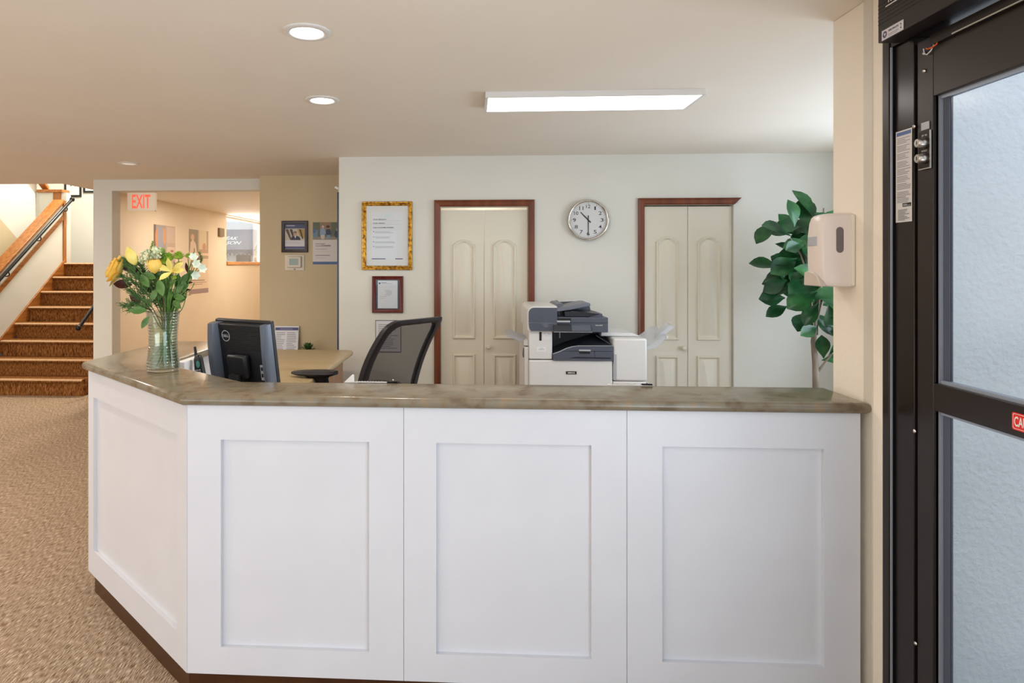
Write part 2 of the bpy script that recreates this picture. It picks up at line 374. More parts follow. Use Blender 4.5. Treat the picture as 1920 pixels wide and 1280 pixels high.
# closet door casings
cw = 0.052
def casing_set(n, x0, x1, zt, right, miter):
    o = bpy.data.objects.new('trim_%d' % n, None); C.objects.link(o); struct(o); o.location = (x0, YB, 0)
    W = x1-x0
    steps = [(0, 0.012), (0.010, 0.020), (0.034, 0.016), (cw, 0.024)]
    def leg(nm, path_in, path_out):
        m = MB(); rings = []
        for (d, q) in [(0, 0.0)]+steps+[(cw, 0.0)]:
            f = d/cw
            rings.append([Vector((a[0]+(b[0]-a[0])*f, -q-0.0003, a[1]+(b[1]-a[1])*f)) for a, b in zip(path_in, path_out)])
        m.loft(rings, 0, False, False, closed=False)
        m.build(nm, 'mahog', o, recalc=True)
    leg('side_casing', [(0,0), (0,zt)], [(-cw,0), (-cw,zt+cw)])
    leg('head_casing', [(0,zt), (W,zt)], [(-cw,zt+cw), (W+cw,zt+cw)])
    if right: leg('side_casing', [(W,0), (W,zt)], [(W+cw,0), (W+cw,zt+cw)])
    return o
casing_set(2, A0, A1, AT, True, False)
casing_set(3, B0, B1, BT, False, True)
# bifold closet doors
def arched(x0, x1, z0, z1, rise, d, n=22):
    x0 += d; x1 -= d; z0 += d; z1 -= d
    pts = [(x0, z0), (x1, z0)]
    for i in range(n+1):
        t = i/n; x = x1+(x0-x1)*t
        pts.append((x, z1+rise*max(0.0, 1-((2*t-1)/0.86)**2)**0.62))
    return pts
def bifold(n, x0, x1, zt, knob_leaf, y):
    d = bpy.data.objects.new('door_%d' % n, None); C.objects.link(d); struct(d); d.location = (x0, y, 0)
    W = (x1-x0-0.009)/2
    for i in (0, 1):
        a = 0.003+i*(W+0.003)
        lf = MB().box(a, a+W, 0, 0.034, 0.012, zt).build('door_leaf', 'door', d, bevel=0.003)
        for (z0, z1, rise) in ((0.16, 0.80, 0.0), (0.925, zt-0.285, 0.04)):
            p0, p1 = a+W*0.27, a+W*0.80
            if i: p0, p1 = a+W*0.2, a+W*0.74
            m = MB(); rings = []
            for dd, q in ((0, 0.0), (0.006, 0.011), (0.014, 0.011), (0.026, -0.004), (0.036, -0.004), (0.056, 0.008)):
                rings.append([(x, -q-(0.005 if dd else -0.001), z) for x, z in arched(p0, p1, z0, z1, rise, dd)])
            m.loft(rings, 0, False, True).build('raised_panel', 'door', lf, smooth=50)
        if i == knob_leaf:
            kx = a+0.035 if i else a+W-0.035
            MB().lathe([(0.008,0), (0.008,-0.014), (0.017,-0.02), (0.021,-0.03), (0.019,-0.038), (0.010,-0.043)], (kx, 0, 0.862), 20, 'y').build('knob', 'door', lf, smooth=60)
    return d
bifold(1, A0, A1, AT-0.028, 1, YB+0.03)
bifold(2, B0, B1, BT-0.012, 0, YB+0.03)
# stairwell shell
SX0, SX1, SY, RISE, RUN = -5.95, -4.55, 7.245, 0.1955, 0.252
TOP = 8*RISE
bx('wall_landing', 'wall', -7.6, SX1, 10.15, 10.25, 0, 4.4)
bx('wall_stairwell', 'wall', -7.7, -7.6, 6.88, 10.25, 0, 4.4)
bx('wall_stair', 'wall', SX1, XL-0.145, 7.5, 10.15, 0, 4.4)
bx('wall_upper', 'wall', -9, SX1, 6.88, 6.98, CEIL+0.14, 4.4)
bx('wall_lower', 'wall', -9, SX0-0.13, 7.0, 7.1, 0, CEIL)
bx('ceiling_stairwell', 'ceil', -7.7, SX1+0.1, 6.88, 10.25, 4.4, 4.5)
MBl = MB().box(SX0-0.13, SX1, SY+7*RUN+0.02, 10.15, TOP-0.15, TOP-0.004); struct(MBl.build('floor_landing', 'stair'))
bx('baseboard_landing', 'oak', SX0, SX1, 10.135, 10.149, TOP, TOP+0.06)
# knee wall of the flight, oak capped
def sl(y): return 1.44+0.80*(y-7.76)
y0, y1 = 7.0, 9.02
kw = struct(MB().pyz([(y0, 0), (y1, 0), (y1, sl(y1)-0.001), (y0, sl(y0)-0.001)], SX0-0.13, SX0).build('wall_knee', 'wall'))
tr = bpy.data.objects.new('trim_4', None); C.objects.link(tr); struct(tr); tr.location = (SX0, y0, 0)
def rel(pts): return [(y-y0, z) for y, z in pts]
MB().pyz(rel([(y0, sl(y0)), (y1, sl(y1)), (y1, sl(y1)+0.04), (y0, sl(y0)+0.04)]), -0.155, 0.022).build('cap', 'oak', tr, bevel=0.006)
MB().pyz(rel([(y0, sl(y0)-0.245), (y1, sl(y1)-0.245), (y1, sl(y1)-0.17), (y0, sl(y0)-0.17)]), 0.0005, 0.018).build('rail_board', 'oak', tr, bevel=0.003)
MB().box(-0.13, 0.02, y1-y0, y1-y0+0.03, TOP, sl(y1)+0.02).build('end_board', 'oakz', tr)
MB().box(0.0005, 0.02, y1-y0-0.02, y1-y0, TOP+0.02, sl(y1)+0.02).build('edge_board', 'oakz', tr)
MB().pyz(rel([(SY-0.1, 0), (SY+7*RUN+0.05, TOP-0.2), (SY+7*RUN+0.05, TOP+0.075), (SY-0.1, 0.13)]), 0.0005, 0.024).build('skirt_board', 'oak', tr, bevel=0.004)
# the half wall and upper flight beyond
struct(MB().box(-6.42, SX0-0.02, 9.12, 9.22, TOP, 2.6).build('wall_return', 'wall'))
tr = bpy.data.objects.new('trim_5', None); C.objects.link(tr); struct(tr); tr.location = (-6.2, 9.17, 2.6)
MB().box(-0.20, 0.19, -0.09, 0.09, 0, 0.045).build('cap', 'oak', tr, bevel=0.006)
MB().box(0.03, 0.15, -0.06, 0.06, -0.18, -0.0005).build('post', 'oakz', tr)
MB().pyz([(0.05,0.0455), (0.05,0.10), (-0.25,0.34), (-0.25,0.28)], -0.20, -0.10).build('upper_cap', 'oak', tr, bevel=0.006)
bx('wall_flight', 'wall', -6.56, -6.425, 6.98, 9.119, 0, 4.4)
struct(MB().pyz([(7.1, 1.0), (9.0, 1.0), (9.0, 1.65), (7.1, 3.14)], -6.4245, -6.395).build('trim_6', 'wall_rec'))

# staircase
st = thing('staircase', 'straight flight of brown carpeted stairs left of the tall opening', 'stairs', (SX0, SY, 0))
for i in range(8):
    ya = i*RUN; z = (i+1)*RISE
    pr = [(ya+0.012, z-RISE), (ya+0.02, z-0.045), (ya-0.012, z-0.036), (ya-0.018, z-0.016), (ya-0.008, z-0.002), (ya+0.01, z), (ya+RUN+0.012, z), (ya+RUN+0.012, z-RISE)]
    sp = MB().pyz(pr, 0.025, SX1-SX0-0.002).build('step', 'stair', st, smooth=50)
    MB().pyz([(ya-0.0185, z-0.0165), (ya-0.0085, z-0.0015), (ya+0.01, z+0.0008), (ya+0.024, z+0.0008), (ya+0.024, z-0.001), (ya+0.005, z-0.002), (ya-0.010, z-0.010)], 0.0255, SX1-SX0-0.0025).build('lit_nosing', 'lit_nosing', sp, smooth=50)  # thin strip coloured as the lit edge of the step
hr = thing('stair_handrail', 'long black metal handrail sloping up the left knee wall', 'handrail', (SX0+0.08, 6.95, 0))
def rz_(y): return 1.36+0.79*(y-7.66)
MB().tube([(0, 0, rz_(6.95)), (0, 2.13, rz_(9.08))], 0.022, 14).ball((0, 2.15, rz_(9.1)), 0.036, 14).build('rail', 'blkm', hr, smooth=60)
for y in (7.15, 7.8, 8.4, 8.97):
    z = rz_(y); MB().tube([(0, y-6.95, z-0.015), (0.0, y-6.95+0.02, z-0.05), (-0.02, y-6.95+0.035, z-0.075), (-0.05, y-6.95+0.02, z-0.08), (-0.062, y-6.95, z-0.06)], 0.008, 8).build('bracket', 'blkm', hr, smooth=60)
hr = thing('wall_handrail', 'short black handrail end at the right side of the stairs', 'handrail', (-4.62, 7.28, 0))
MB().tube([(0, 0, 0.80), (0, 0.03, 0.815), (0, 0.9, 1.49)], 0.022, 14).ball((0, 0, 0.795), 0.033, 14).build('rail', 'blkm', hr, smooth=60)
MB().tube([(0, 0.5, 1.16), (0.02, 0.5, 1.11), (0.066, 0.5, 1.11)], 0.008, 8).build('bracket', 'blkm', hr, smooth=60)

# ---------------------------------------------------------------- reception counter
T0, T1, YF = 1.045, 1.083, 2.205
OUT = [(1.327, YF), (-1.028, YF), (-1.85, 2.94), (-1.85, 3.77)]
INN = [(-1.43, 3.77), (-1.43, 2.915), (-0.90, 2.485), (1.327, 2.492)]
def bullnose(poly, nm, m, z0, z1, r, loc):
    t = thing(*nm, loc)
    P = [Vector((x, y)) for x, y in poly]; n = len(P); rings = []
    def inset(d):
        out = []
        for i in range(n):
            a, b, c = P[i-1], P[i], P[(i+1) % n]
            e1 = (b-a).normalized(); e2 = (c-b).normalized(); n1 = Vector((-e1.y, e1.x)); n2 = Vector((-e2.y, e2.x))
            s = sgn; n1, n2 = n1*s, n2*s
            k = (n1+n2)/(1+n1.dot(n2)); out.append(b+k*d)
        return out
    area = sum(P[i-1].x*P[i].y-P[i].x*P[i-1].y for i in range(n)); sgn = 1 if area > 0 else -1
    zm = (z0+z1)/2; h = (z1-z0)/2
    rings.append([(p.x-loc[0], p.y-loc[1], z0-loc[2]) for p in inset(0.04)])
    for k in range(9):
        a = -PI/2+PI*k/8
        rings.append([(p.x-loc[0], p.y-loc[1], zm+h*math.sin(a)-loc[2]) for p in inset(r*(1-math.cos(a)))])
    MB().loft(rings).build('slab', m, t, smooth=35)
    return t
top = bullnose(OUT+INN, ('countertop', 'mottled brown laminate countertop with rounded edge on the white reception counter', 'countertop'), 'lam', T0, T1, 0.017, (0, 2.2, T0))
# panelled units of the counter; local x along the face, -y towards the visitor
def unit(label, p0, p1, insets, zin, loc_back=0.10, foot=0.088, e0=0.01, e1=0.01, k0=0.0, k1=0.0):
    a = Vector(p0); b = Vector(p1); W = (b-a).length; ang = math.atan2(b.y-a.y, b.x-a.x)
    t = thing('counter_unit', label, 'counter', (a.x, a.y, 0), ang, 'panelled units of the reception counter')
    g = 0.0008
    hol = [(x0, x1, zin[0], zin[1]) for x0, x1 in insets]
    panel_grid([g, W-g], [foot, T0-0.001], hol, lambda u, w, q: (u, q, w), 0.016, 'face_frame', 'white', t)
    MB().box(g, W-g, 0.0162, 0.03, foot, T0-0.001).build('panel', 'white', t)
    MB().box(g+k0, W-g-k1, 0.014, 0.05, 0, foot).build('toe_kick', 'kick', t)
    MB().box(g+e0, W-g-e1, 0.0305, loc_back, foot, T0-0.002).build('carcass', 'white', t)
    return t
YP = 2.23
X0 = -1.014; S1, S2, X3 = on_y(757, 900, YP).x, on_y(1175.5, 900, YP).x, 1.306
zi0, zi1 = on_y(700, 1222, YP).z, on_y(700, 828.5, YP).z
def ux(px, x0): return on_y(px, 900, YP).x-x0
unit('white recessed-panel counter unit at the left corner, beneath the desk phone end', (X0, YP), (S1, YP), [(ux(414, X0), ux(692, X0))], (zi0, zi1))['label'] = 'left one of the three front-facing white panelled counter units'
unit('middle one of the three front-facing white panelled counter units', (S1, YP), (S2, YP), [(ux(818, S1), ux(1109, S1))], (zi0, zi1))
unit('right one of the three front-facing white panelled counter units, beside the dark door frame', (S2, YP), (X3, YP), [(ux(1242, S2), ux(1545, S2))], (zi0, zi1))
wa, wb = (-1.825, 2.952), (X0-0.002, YP)
WL = math.hypot(wb[0]-wa[0], wb[1]-wa[1])
unit('angled white panelled counter unit under the flower vase, facing the stairs', wa, wb, [(0.075, WL-0.085)], (0.205, zi1), 0.10, 0.088, 0.09, 0.07, 0.05, 0.004)
unit('white side unit of the counter behind the angled unit, along the left edge', (-1.825, 3.755), (-1.825, 2.957), [(0.1, 0.7)], (0.30, zi1), 0.365, 0.088, 0.01, 0.12, 0.0, 0.06)
# ---------------------------------------------------------------- on the back wall
def wall_item(name, label, cat, px0, px1, py0, py1, Y=YB, X=None, gap=0.0005, group=None, rz=0):
    f = (lambda a, b: on_y(a, b, Y)) if X is None else (lambda a, b: on_x(a, b, X))
    pc = (px0+px1)/2
    if X is None: w = f(px1, py0).x-f(px0, py0).x
    else: w = abs(f(px1, py0).y-f(px0, py0).y)
    c = f(pc, (py0+py1)/2); h = f(pc, py0).z-f(pc, py1).z
    loc = (c.x, Y-gap, c.z) if X is None else (X+(gap if rz > 0 else -gap), (f(px0, py0).y+f(px1, py0).y)/2, c.z)
    return thing(name, label, cat, loc, rz, group), w, h

t, w, h = wall_item('picture_frame', 'large gilded frame with a white mission statement on the back wall', 'picture frame', 679, 773, 378, 506)
MB().frame(w, h, [(0,0), (0,0.014), (0.006,0.024), (0.014,0.026), (0.020,0.018), (0.026,0.020), (0.034,0.010), (0.036,0.004)]).build('moulding', 'gold', t, smooth=30)
MB().box(-w/2+0.02, w/2-0.02, -0.004, 0, -h/2+0.02, h/2-0.02).build('mat_board', 'pwhite', t)
pw, ph = w*0.62, h*0.70
sh = sheet('statement', pw, ph, [(226, 228, 234), (0.0,0.28,0.01,0.028,(58,56,110)), (0.28,0.45,0.01,0.028,(90,90,130)), (0.76,1.0,0.01,0.028,(58,56,110)), (0.04,0.98,0.815,0.818,(170,172,180)), (0.04,0.9,0.735,0.738,(170,172,180))]
      + lines(0.12,0.85,0.56,0.60,2,(150,156,166),3,0.35) + lines(0.12,0.85,0.45,0.49,2,(150,156,166),4,0.35) + lines(0.12,0.85,0.35,0.39,2,(150,156,166),5,0.35) + lines(0.12,0.75,0.25,0.29,2,(150,156,166),6,0.35)
      + [('oval',0.07,z,0.018,0.012,(120,130,140)) for z in (0.585,0.475,0.375,0.275)] + [(0.42,0.62,0.885,0.95,(214,228,230))], t, (0, -0.0045, 0))
for s, z, ww in (('OUR MISSION', 0.842, 0.42), ('OUR VISION', 0.762, 0.37), ('OUR 5 CUSTOMER PROMISES', 0.672, 0.66)):
    text('heading', s, pw*ww, 0.0085, 'lnavy', sh, (-pw/2+pw*(0.05+ww/2), -0.0012, -ph/2+ph*z), bold=0.02)
MB().box(-w/2+0.034, w/2-0.034, -0.0078, -0.0070, -h/2+0.034, h/2-0.034).build('glazing', 'pane', t)

t, w, h = wall_item('picture_frame', 'small red-brown framed certificate below the large gilded frame', 'picture frame', 698, 756, 517.5, 586)
MB().frame(w, h, [(0,0), (0,0.016), (0.005,0.022), (0.020,0.012), (0.028,0.010), (0.030,0.004)]).build('moulding', 'redwood', t, smooth=30)
MB().box(-w/2+0.02, w/2-0.02, -0.003, 0, -h/2+0.02, h/2-0.02).build('mat_board', 'pgrey', t)
sheet('certificate', w*0.64, h*0.76, [(222,223,230), (0.05,0.14,0.87,0.93,(60,66,90)), (0.18,0.45,0.92,0.935,(110,112,120)), (0.18,0.7,0.88,0.893,(150,150,158)), (0.05,0.95,0.76,0.765,(190,190,196)),
      ('poly',[(0.35,0.66),(0.62,0.66),(0.74,0.56),(0.62,0.45),(0.35,0.45),(0.45,0.56)],(204,205,212)), (0.1,0.45,0.42,0.43,(170,170,176)), (0.1,0.38,0.36,0.37,(170,170,176))], t, (0,-0.0035,0))
MB().box(-w/2+0.028, w/2-0.028, -0.0062, -0.0055, -h/2+0.028, h/2-0.028).build('glazing', 'pane', t)

t, w, h = wall_item('notice_sheet', 'grey printed notice on the back wall behind the mesh chair back', 'notice', 704, 752, 600, 660)
MB().box(-w/2, w/2, -0.004, 0, -h/2, h/2).build('backing', 'pgrey', t)
sheet('printed_page', w*0.96, h*0.96, [(216,216,220)]+lines(0.1,0.9,0.1,0.92,14,(150,150,156),8,0.4), t, (0,-0.0045,0))

# wall clock, half past ten
t, w, h = wall_item('wall_clock', 'round silver-rimmed white wall clock reading half past ten', 'clock', 1062.5, 1141, 374.5, 451)
R = w/2-0.001; R = min(R, h/2)
MB().lathe([(R*0.97,0), (R,-0.012), (R,-0.03), (R*0.985,-0.041), (R*0.95,-0.045), (R*0.91,-0.043), (R*0.885,-0.034), (R*0.868,-0.026)], n=64, axis='y', cap1=False).build('rim', 'chrome', t, smooth=60)
MB().lathe([(R*0.868,-0.02), (R*0.868,-0.0262)], n=64, axis='y').build('dial', 'clockface', t)
for k in range(1, 13):
    a = k*PI/6; r = R*0.665
    text('numeral', str(k), R*(0.20 if k >= 10 else 0.075 if k == 1 else 0.15), R*0.175, 'lblack', t, (r*math.sin(a), -0.0268, r*math.cos(a)), bold=0.008)
m = MB()
for k in range(60):
    a = k*PI/30; ln = 0.02 if k % 5 else 0.036; r1 = R*0.825; wd = R*(0.006 if k % 5 else 0.014)
    mt = Matrix.Rotation(a, 4, 'Y'); m.box(-wd, wd, -0.0266, -0.0263, r1-R*ln, r1, 0, mt)
mk = m.build('minute_marks', 'lblack', t)
def hand(nm, ang, L, back, wd, y):
    mt = Matrix.Rotation(math.radians(ang), 4, 'Y')
    return MB().prism([mt @ Vector(p) for p in ((-wd, y, -back), (-wd*0.7, y, L), (wd*0.7, y, L), (wd, y, -back))], (0, -0.0012, 0)).build(nm, 'lblack', t)
hand('hour_hand', -44, R*0.53, R*0.17, R*0.032, -0.0285)
hand('minute_hand', 180, R*0.74, R*0.22, R*0.024, -0.0305)
MB().lathe([(R*0.03,-0.0272), (R*0.03,-0.033), (R*0.02,-0.034)], n=16, axis='y').build('hub', 'lblack', t)
MB().lathe([(R*0.868,-0.0345), (R*0.868,-0.0352)], n=48, axis='y').build('glazing', 'pane', t)

# ---------------------------------------------------------------- rear wall by the tall opening
t, w, h = wall_item('picture_frame', 'dark brown framed portrait poster above the thermostat', 'picture frame', 528.5, 577.5, 414, 473, YR)
MB().frame(w, h, [(0,0), (0,0.018), (0.004,0.02), (0.03,0.014), (0.033,0.006)]).build('moulding', 'darkwood', t, smooth=30)
sheet('portrait_poster', w-0.05, h-0.05, [(214,212,216), (0,1,0.80,1,(74,82,112)), (0.1,0.5,0.9,0.92,(220,220,226)), (0.04,0.96,0.36,0.79,(196,186,168)), ('poly',[(0.05,0.78),(0.2,0.78),(0.35,0.4),(0.28,0.38)],(92,76,60)), ('poly',[(0.25,0.78),(0.38,0.78),(0.46,0.55),(0.38,0.5)],(70,58,50)),
      ('poly',[(0.6,0.78),(0.95,0.78),(0.95,0.45),(0.75,0.5)],(180,142,66)), ('poly',[(0.7,0.78),(0.78,0.78),(0.9,0.42),(0.84,0.42)],(60,50,44)), ('oval',0.52,0.6,0.09,0.09,(196,156,132)), ('oval',0.52,0.665,0.085,0.04,(120,110,104)), ('poly',[(0.3,0.37),(0.36,0.5),(0.46,0.53),(0.6,0.53),(0.72,0.49),(0.78,0.37)],(40,42,66)), ('poly',[(0.48,0.53),(0.57,0.53),(0.525,0.42)],(222,222,228)),
      (0,1,0.04,0.13,(84,84,124)), (0.05,0.8,0.24,0.25,(170,170,176)), (0.05,0.65,0.29,0.30,(150,150,160))], t, (0,-0.004,0))
MB().box(-w/2+0.01, w/2-0.01, -0.0035, 0, -h/2+0.01, h/2-0.01).build('backing', 'blk', t)

t, w, h = wall_item('thermostat', 'white thermostat with grey display on the khaki rear wall', 'thermostat', 534.5, 571, 477.5, 507, YR)
MB().box(-w/2, w/2, -0.008, 0, -h/2, h/2).build('wall_plate', 'cream_p', t, bevel=0.004)
MB().box(-w*0.36, w*0.36, -0.03, -0.008, -h*0.32, h*0.40).build('housing', 'cream_p', t, bevel=0.01, seg=3)
MB().box(-w*0.24, w*0.22, -0.0306, -0.0295, -h*0.16, h*0.26).build('display', 'lcd', t)
MB().ball((0, -0.012, -h*0.42), 0.008, 10).build('lock', 'steel', t, smooth=60)

t, w, h = wall_item('poster', 'white poster with a photo of seated people beside the blue door jamb', 'poster', 586.5, 634, 416.5, 495.5, YR)
sheet('printed_sheet', w, h, [(220,214,210), (0,1,0.585,1,(96,104,84)), (0,1,0.585,0.66,(150,136,122)), (0.28,0.72,0.8,1,(150,122,96)), (0,0.2,0.64,0.82,(110,132,160)), ('oval',0.4,0.88,0.045,0.035,(206,168,146)), ('oval',0.4,0.905,0.047,0.018,(200,196,190)), ('poly',[(0.28,0.74),(0.31,0.85),(0.47,0.85),(0.52,0.74),(0.46,0.7),(0.3,0.7)],(142,166,196)), ('poly',[(0.3,0.7),(0.48,0.7),(0.45,0.6),(0.33,0.6)],(204,196,184)),
      ('oval',0.6,0.87,0.045,0.035,(190,148,126)), ('oval',0.6,0.895,0.07,0.035,(76,52,42)), ('poly',[(0.52,0.73),(0.54,0.84),(0.68,0.84),(0.74,0.72),(0.6,0.68)],(52,62,84)), ('poly',[(0.55,0.7),(0.7,0.7),(0.66,0.6),(0.56,0.6)],(122,148,178)), ('oval',0.06,0.8,0.06,0.06,(84,104,140)), ('oval',0.93,0.72,0.07,0.09,(58,64,80)), ('oval',0.96,0.82,0.035,0.03,(190,150,130)),
      (0.1,0.48,0.48,0.494,(130,130,146)), (0.1,0.34,0.43,0.445,(130,130,146)), (0.1,0.56,0.355,0.368,(176,172,172)), (0.1,1.0,0.30,0.304,(196,192,192)), (0.1,0.68,0.205,0.222,(140,140,152)), (0.1,0.5,0.15,0.16,(186,182,182)), (0,1,0,0.065,(78,104,152))], t)
text('script_lettering', 'Connection', w*0.36, 0.02, 'lnavy', t, (w*0.03, -0.0016, -h*0.05), shear=0.3, bold=0.01)

# blue painted door jamb on the side of the closet block, with the closer arm above
tj = bpy.data.objects.new('trim_7', None); C.objects.link(tj); struct(tj); tj.location = (XE-0.0005, YB+0.05, 0)
zt = on_y(635, 360, YB+0.05).z
MB().box(-0.026, 0, 0, 0.05, 0, zt).build('jamb', 'navy', tj, bevel=0.004)
MB().box(-0.026, 0, 0.0505, 0.95, zt-0.05, zt).build('head', 'navy', tj, bevel=0.004)
MB().box(-0.026, 0, 0.95, 1.0, 0, zt).build('jamb', 'navy', tj, bevel=0.004)
MB().box(-0.012, 0, 0.051, 0.949, 0.005, zt-0.051).build('door_slab', 'navy', tj)
pc = on_y(629, 353, YB+0.05)
cl = thing('door_closer', 'small metal door closer arm at the top of the blue door', 'door closer', (XE-0.0005, YB+0.06, pc.z))
mt = Matrix.Rotation(math.radians(-28), 4, 'Y')
MB().box(-0.055, 0.0, 0, 0.02, -0.011, 0.011, 0, Matrix.Translation((0, 0, -0.012)) @ mt.inverted()).build('arm', 'steel', cl, bevel=0.002)
MB().box(-0.018, 0.0, 0, 0.03, -0.04, 0.0).build('mount', 'steel', cl, bevel=0.002)

# ---------------------------------------------------------------- work desk, low cabinet, leaflet, little plant
def rounded(x0, x1, y0, y1, r, n=8, corners=(1,1,1,1)):
    out = []
    for (cx, cy, a0, on) in ((x1-r,y0+r,-90,corners[0]), (x1-r,y1-r,0,corners[1]), (x0+r,y1-r,90,corners[2]), (x0+r,y0+r,180,corners[3])):
        if on:
            for k in range(n+1):
                a = math.radians(a0+90*k/n); out.append((cx+r*math.cos(a), cy+r*math.sin(a)))
        else: out.append((cx+(r if a0 in (-90,0) else -r), cy+(-r if a0 in (-90,180) else r)))
    return out
DZ = 0.86
dpoly = [(-1.40, 3.60), (-0.94, 3.60)]+[(-0.94-0.07+0.07*math.cos(PI/2*q_/6), 5.09-0.07+0.07*math.sin(PI/2*q_/6)) for q_ in range(7)]+[(-1.86, 5.09), (-1.86, 3.80), (-1.40, 3.80)]
dk = bullnose(dpoly, ('work_desk', 'long light brown desk behind the monitor and chair', 'desk'), 'desk', DZ-0.04, DZ, 0.018, (-1.3, 4.4, 0))
MB().box(0.30, 0.32, -0.72, 0.42, 0, DZ-0.041).build('side_panel', 'deskside', dk)
MB().box(-0.52, 0.299, 0.40, 0.42, 0, DZ-0.041).build('back_panel', 'deskside', dk)
MB().box(-0.54, -0.521, -0.55, 0.42, 0, DZ-0.041).build('side_panel', 'deskside', dk)
lc = thing('low_cabinet', 'low beige cabinet against the khaki rear wall behind the desk', 'cabinet', (-1.5, 6.15, 0))
MB().box(-0.6, 0.36, -0.2, 0.21, 0, 0.62).build('carcass', 'deskside', lc)
MB().box(-0.62, 0.38, -0.215, 0.21, 0.62, 0.64).build('top', 'desk', lc, bevel=0.004)
p = on_y(534.5, 633, 6.28)
t = thing('leaflet_sheet', 'white printed sheet with a navy header propped on the rear wall', 'leaflet', (p.x, 6.30, 0.641))
w = on_y(556.5, 620, 6.28).x-on_y(513, 620, 6.28).x; zt = on_y(534, 612, 6.28).z-0.641
hold = MB().prism([(-w/2-0.004,0,0), (w/2+0.004,0,0), (w/2+0.004,0.05,zt), (-w/2-0.004,0.05,zt)], (0,0.004,0)).build('holder', 'pwhite', t)
sheet('printed_page', w, zt*0.98, [(222,222,228), (0.0,1.0,0.86,0.96,(62,68,120)), (0.2,0.75,0.9,0.915,(170,172,200))]+lines(0.05,0.44,0.05,0.82,12,(160,160,172),2,0.45)+lines(0.52,0.95,0.05,0.82,12,(160,160,172),5,0.45), t, (0,0.0235,zt/2), rot=(-math.atan2(0.05,zt),0,0))
p = on_y(577, 650, 6.2)
t = thing('small_potted_plant', 'tiny dark green plant in a pot beside the propped white sheet', 'plant', (p.x, 6.2, 0.641))
zp = on_y(577, 657, 6.2).z-0.641
MB().lathe([(0.035,0), (0.05,zp-0.01), (0.053,zp-0.01), (0.053,zp)], n=20, cap1=True).build('pot', 'pdark', t, smooth=40)
m = MB(); r = random.Random(4)
for k in range(120):
    a = r.uniform(0, 2*PI); el = r.uniform(0.0, 1.3); d = Vector((math.cos(a)*math.cos(el), math.sin(a)*math.cos(el), math.sin(el)))
    b0 = Vector((0,0,zp))+d*r.uniform(0.01, 0.055); m.leaf(b0, d+Vector((0,0,0.2)), (0,0,1), 0.042, 0.02, 0.4, n=3)
m.build('foliage', 'juniper', t, smooth=60)

# ---------------------------------------------------------------- things behind the counter
# monitor seen from behind
mo = thing('computer_monitor', 'black and silver computer monitor seen from behind, on the inner desk', 'monitor', (-1.04, 2.86, 0.72), math.radians(-26))
tilt = Matrix.Translation((0, 0, 0.385)) @ Matrix.Rotation(math.radians(9), 4, 'X')
def mon(m, *a, mi=0): return m.box(*a, mi, tilt)
W2, H2 = 0.174, 0.178
mon(MB(), -W2, W2, 0.02, 0.045, -H2, H2+0.008).build('bezel', 'blk', mo, bevel=0.006)
def ribar(nm, x0, x1, bulge, dx):   # curved side rim of the back shell
    rings = []
    for k in range(9):
        t = k/8; z = H2*(1-2*t)*0.985; b = bulge*(0.35+0.65*math.sin(PI*(0.15+0.7*t)))
        rings.append([tilt @ Vector(p) for p in ((x0,0.02,z), (x0,-0.012,z), (x0+dx*0.4,-b,z), (x1-dx*0.3,-b,z), (x1,-b*0.5,z), (x1,0.02,z))])
    return MB().loft(rings).build(nm, 'monrim', mo, smooth=30)
M['monrim'] = mat('blue grey plastic shell', (104, 112, 126), 0.28, 0.25)
ribar('side_rim', -W2, -W2+0.055, 0.055, 0.035)
ribar('side_rim', W2-0.034, W2, 0.03, 0.02)
mon(MB(), -W2+0.05, W2-0.032, -0.012, 0.02, -H2, H2*0.97).build('back_shell', 'blk', mo, bevel=0.004)
m = MB()
for k in range(16):
    z = H2*0.93-k*0.0075; mon(m, -W2+0.06, W2-0.04, -0.0145, -0.0115, z, z+0.0035)
m.build('vent_ribs', 'blk', mo)
mon(MB(), -0.06, 0.06, -0.045, -0.012, -0.07, 0.04).build('rear_housing', 'blk', mo, bevel=0.012)
mon(MB(), 0.118, 0.142, -0.017, -0.0125, -0.075, -0.005).build('port_plate', 'plight', mo, bevel=0.003)
for z in (-0.03, -0.06): mon(MB(), 0.124, 0.134, -0.0185, -0.0172, z, z+0.016).build('usb_port', 'blk', mo)
lg = MB(); ring = []
for s_ in (1.0, 0.86): ring.append([tilt @ Vector((-0.075+0.026*s_*math.cos(a*PI/16), -0.0152, 0.118+0.026*s_*math.sin(a*PI/16))) for a in range(32)])
lg.loft(ring, 0, False, False).build('logo_ring', 'plight', mo)
tx = text('logo_lettering', 'DELL', 0.04, 0.012, 'plight', mo, (0,0,0), bold=0.03); tx.matrix_local = tilt @ Matrix.Translation((-0.075,-0.0154,0.118))
MB().tube([(0,-0.045,0.33), (0,-0.05,0.20), (0,-0.03,0.045)], [0.03,0.028,0.034], 12).build('stand_neck', 'blk', mo, smooth=60)
MB().lathe([(0.12,0.031), (0.12,0.038), (0.1,0.045), (0.03,0.05)], (0,0.0,0), 28).build('stand_base', 'blk', mo, smooth=40)
# inner work surface under the counter ledge
iw = thing('inner_worktop', 'low inner work surface behind the front counter, carrying the monitor', 'desk', (0.1, 2.7, 0))
MB().pxy([(-1.51,0.86), (-1.51,0.26), (-1.05,-0.16), (1.2,-0.16), (1.2,0.30), (-0.75,0.30), (-0.95,0.5), (-0.95,0.86)], 0.722, 0.75).build('top', 'desk', iw)
for x, y in ((-1.0,0.8), (-0.80,0.25), (1.15,0.25), (1.15,-0.12), (-1.4,0.8)): MB().box(x-0.02, x+0.02, y-0.02, y+0.02, 0, 0.7215).build('leg', 'pgrey', iw)
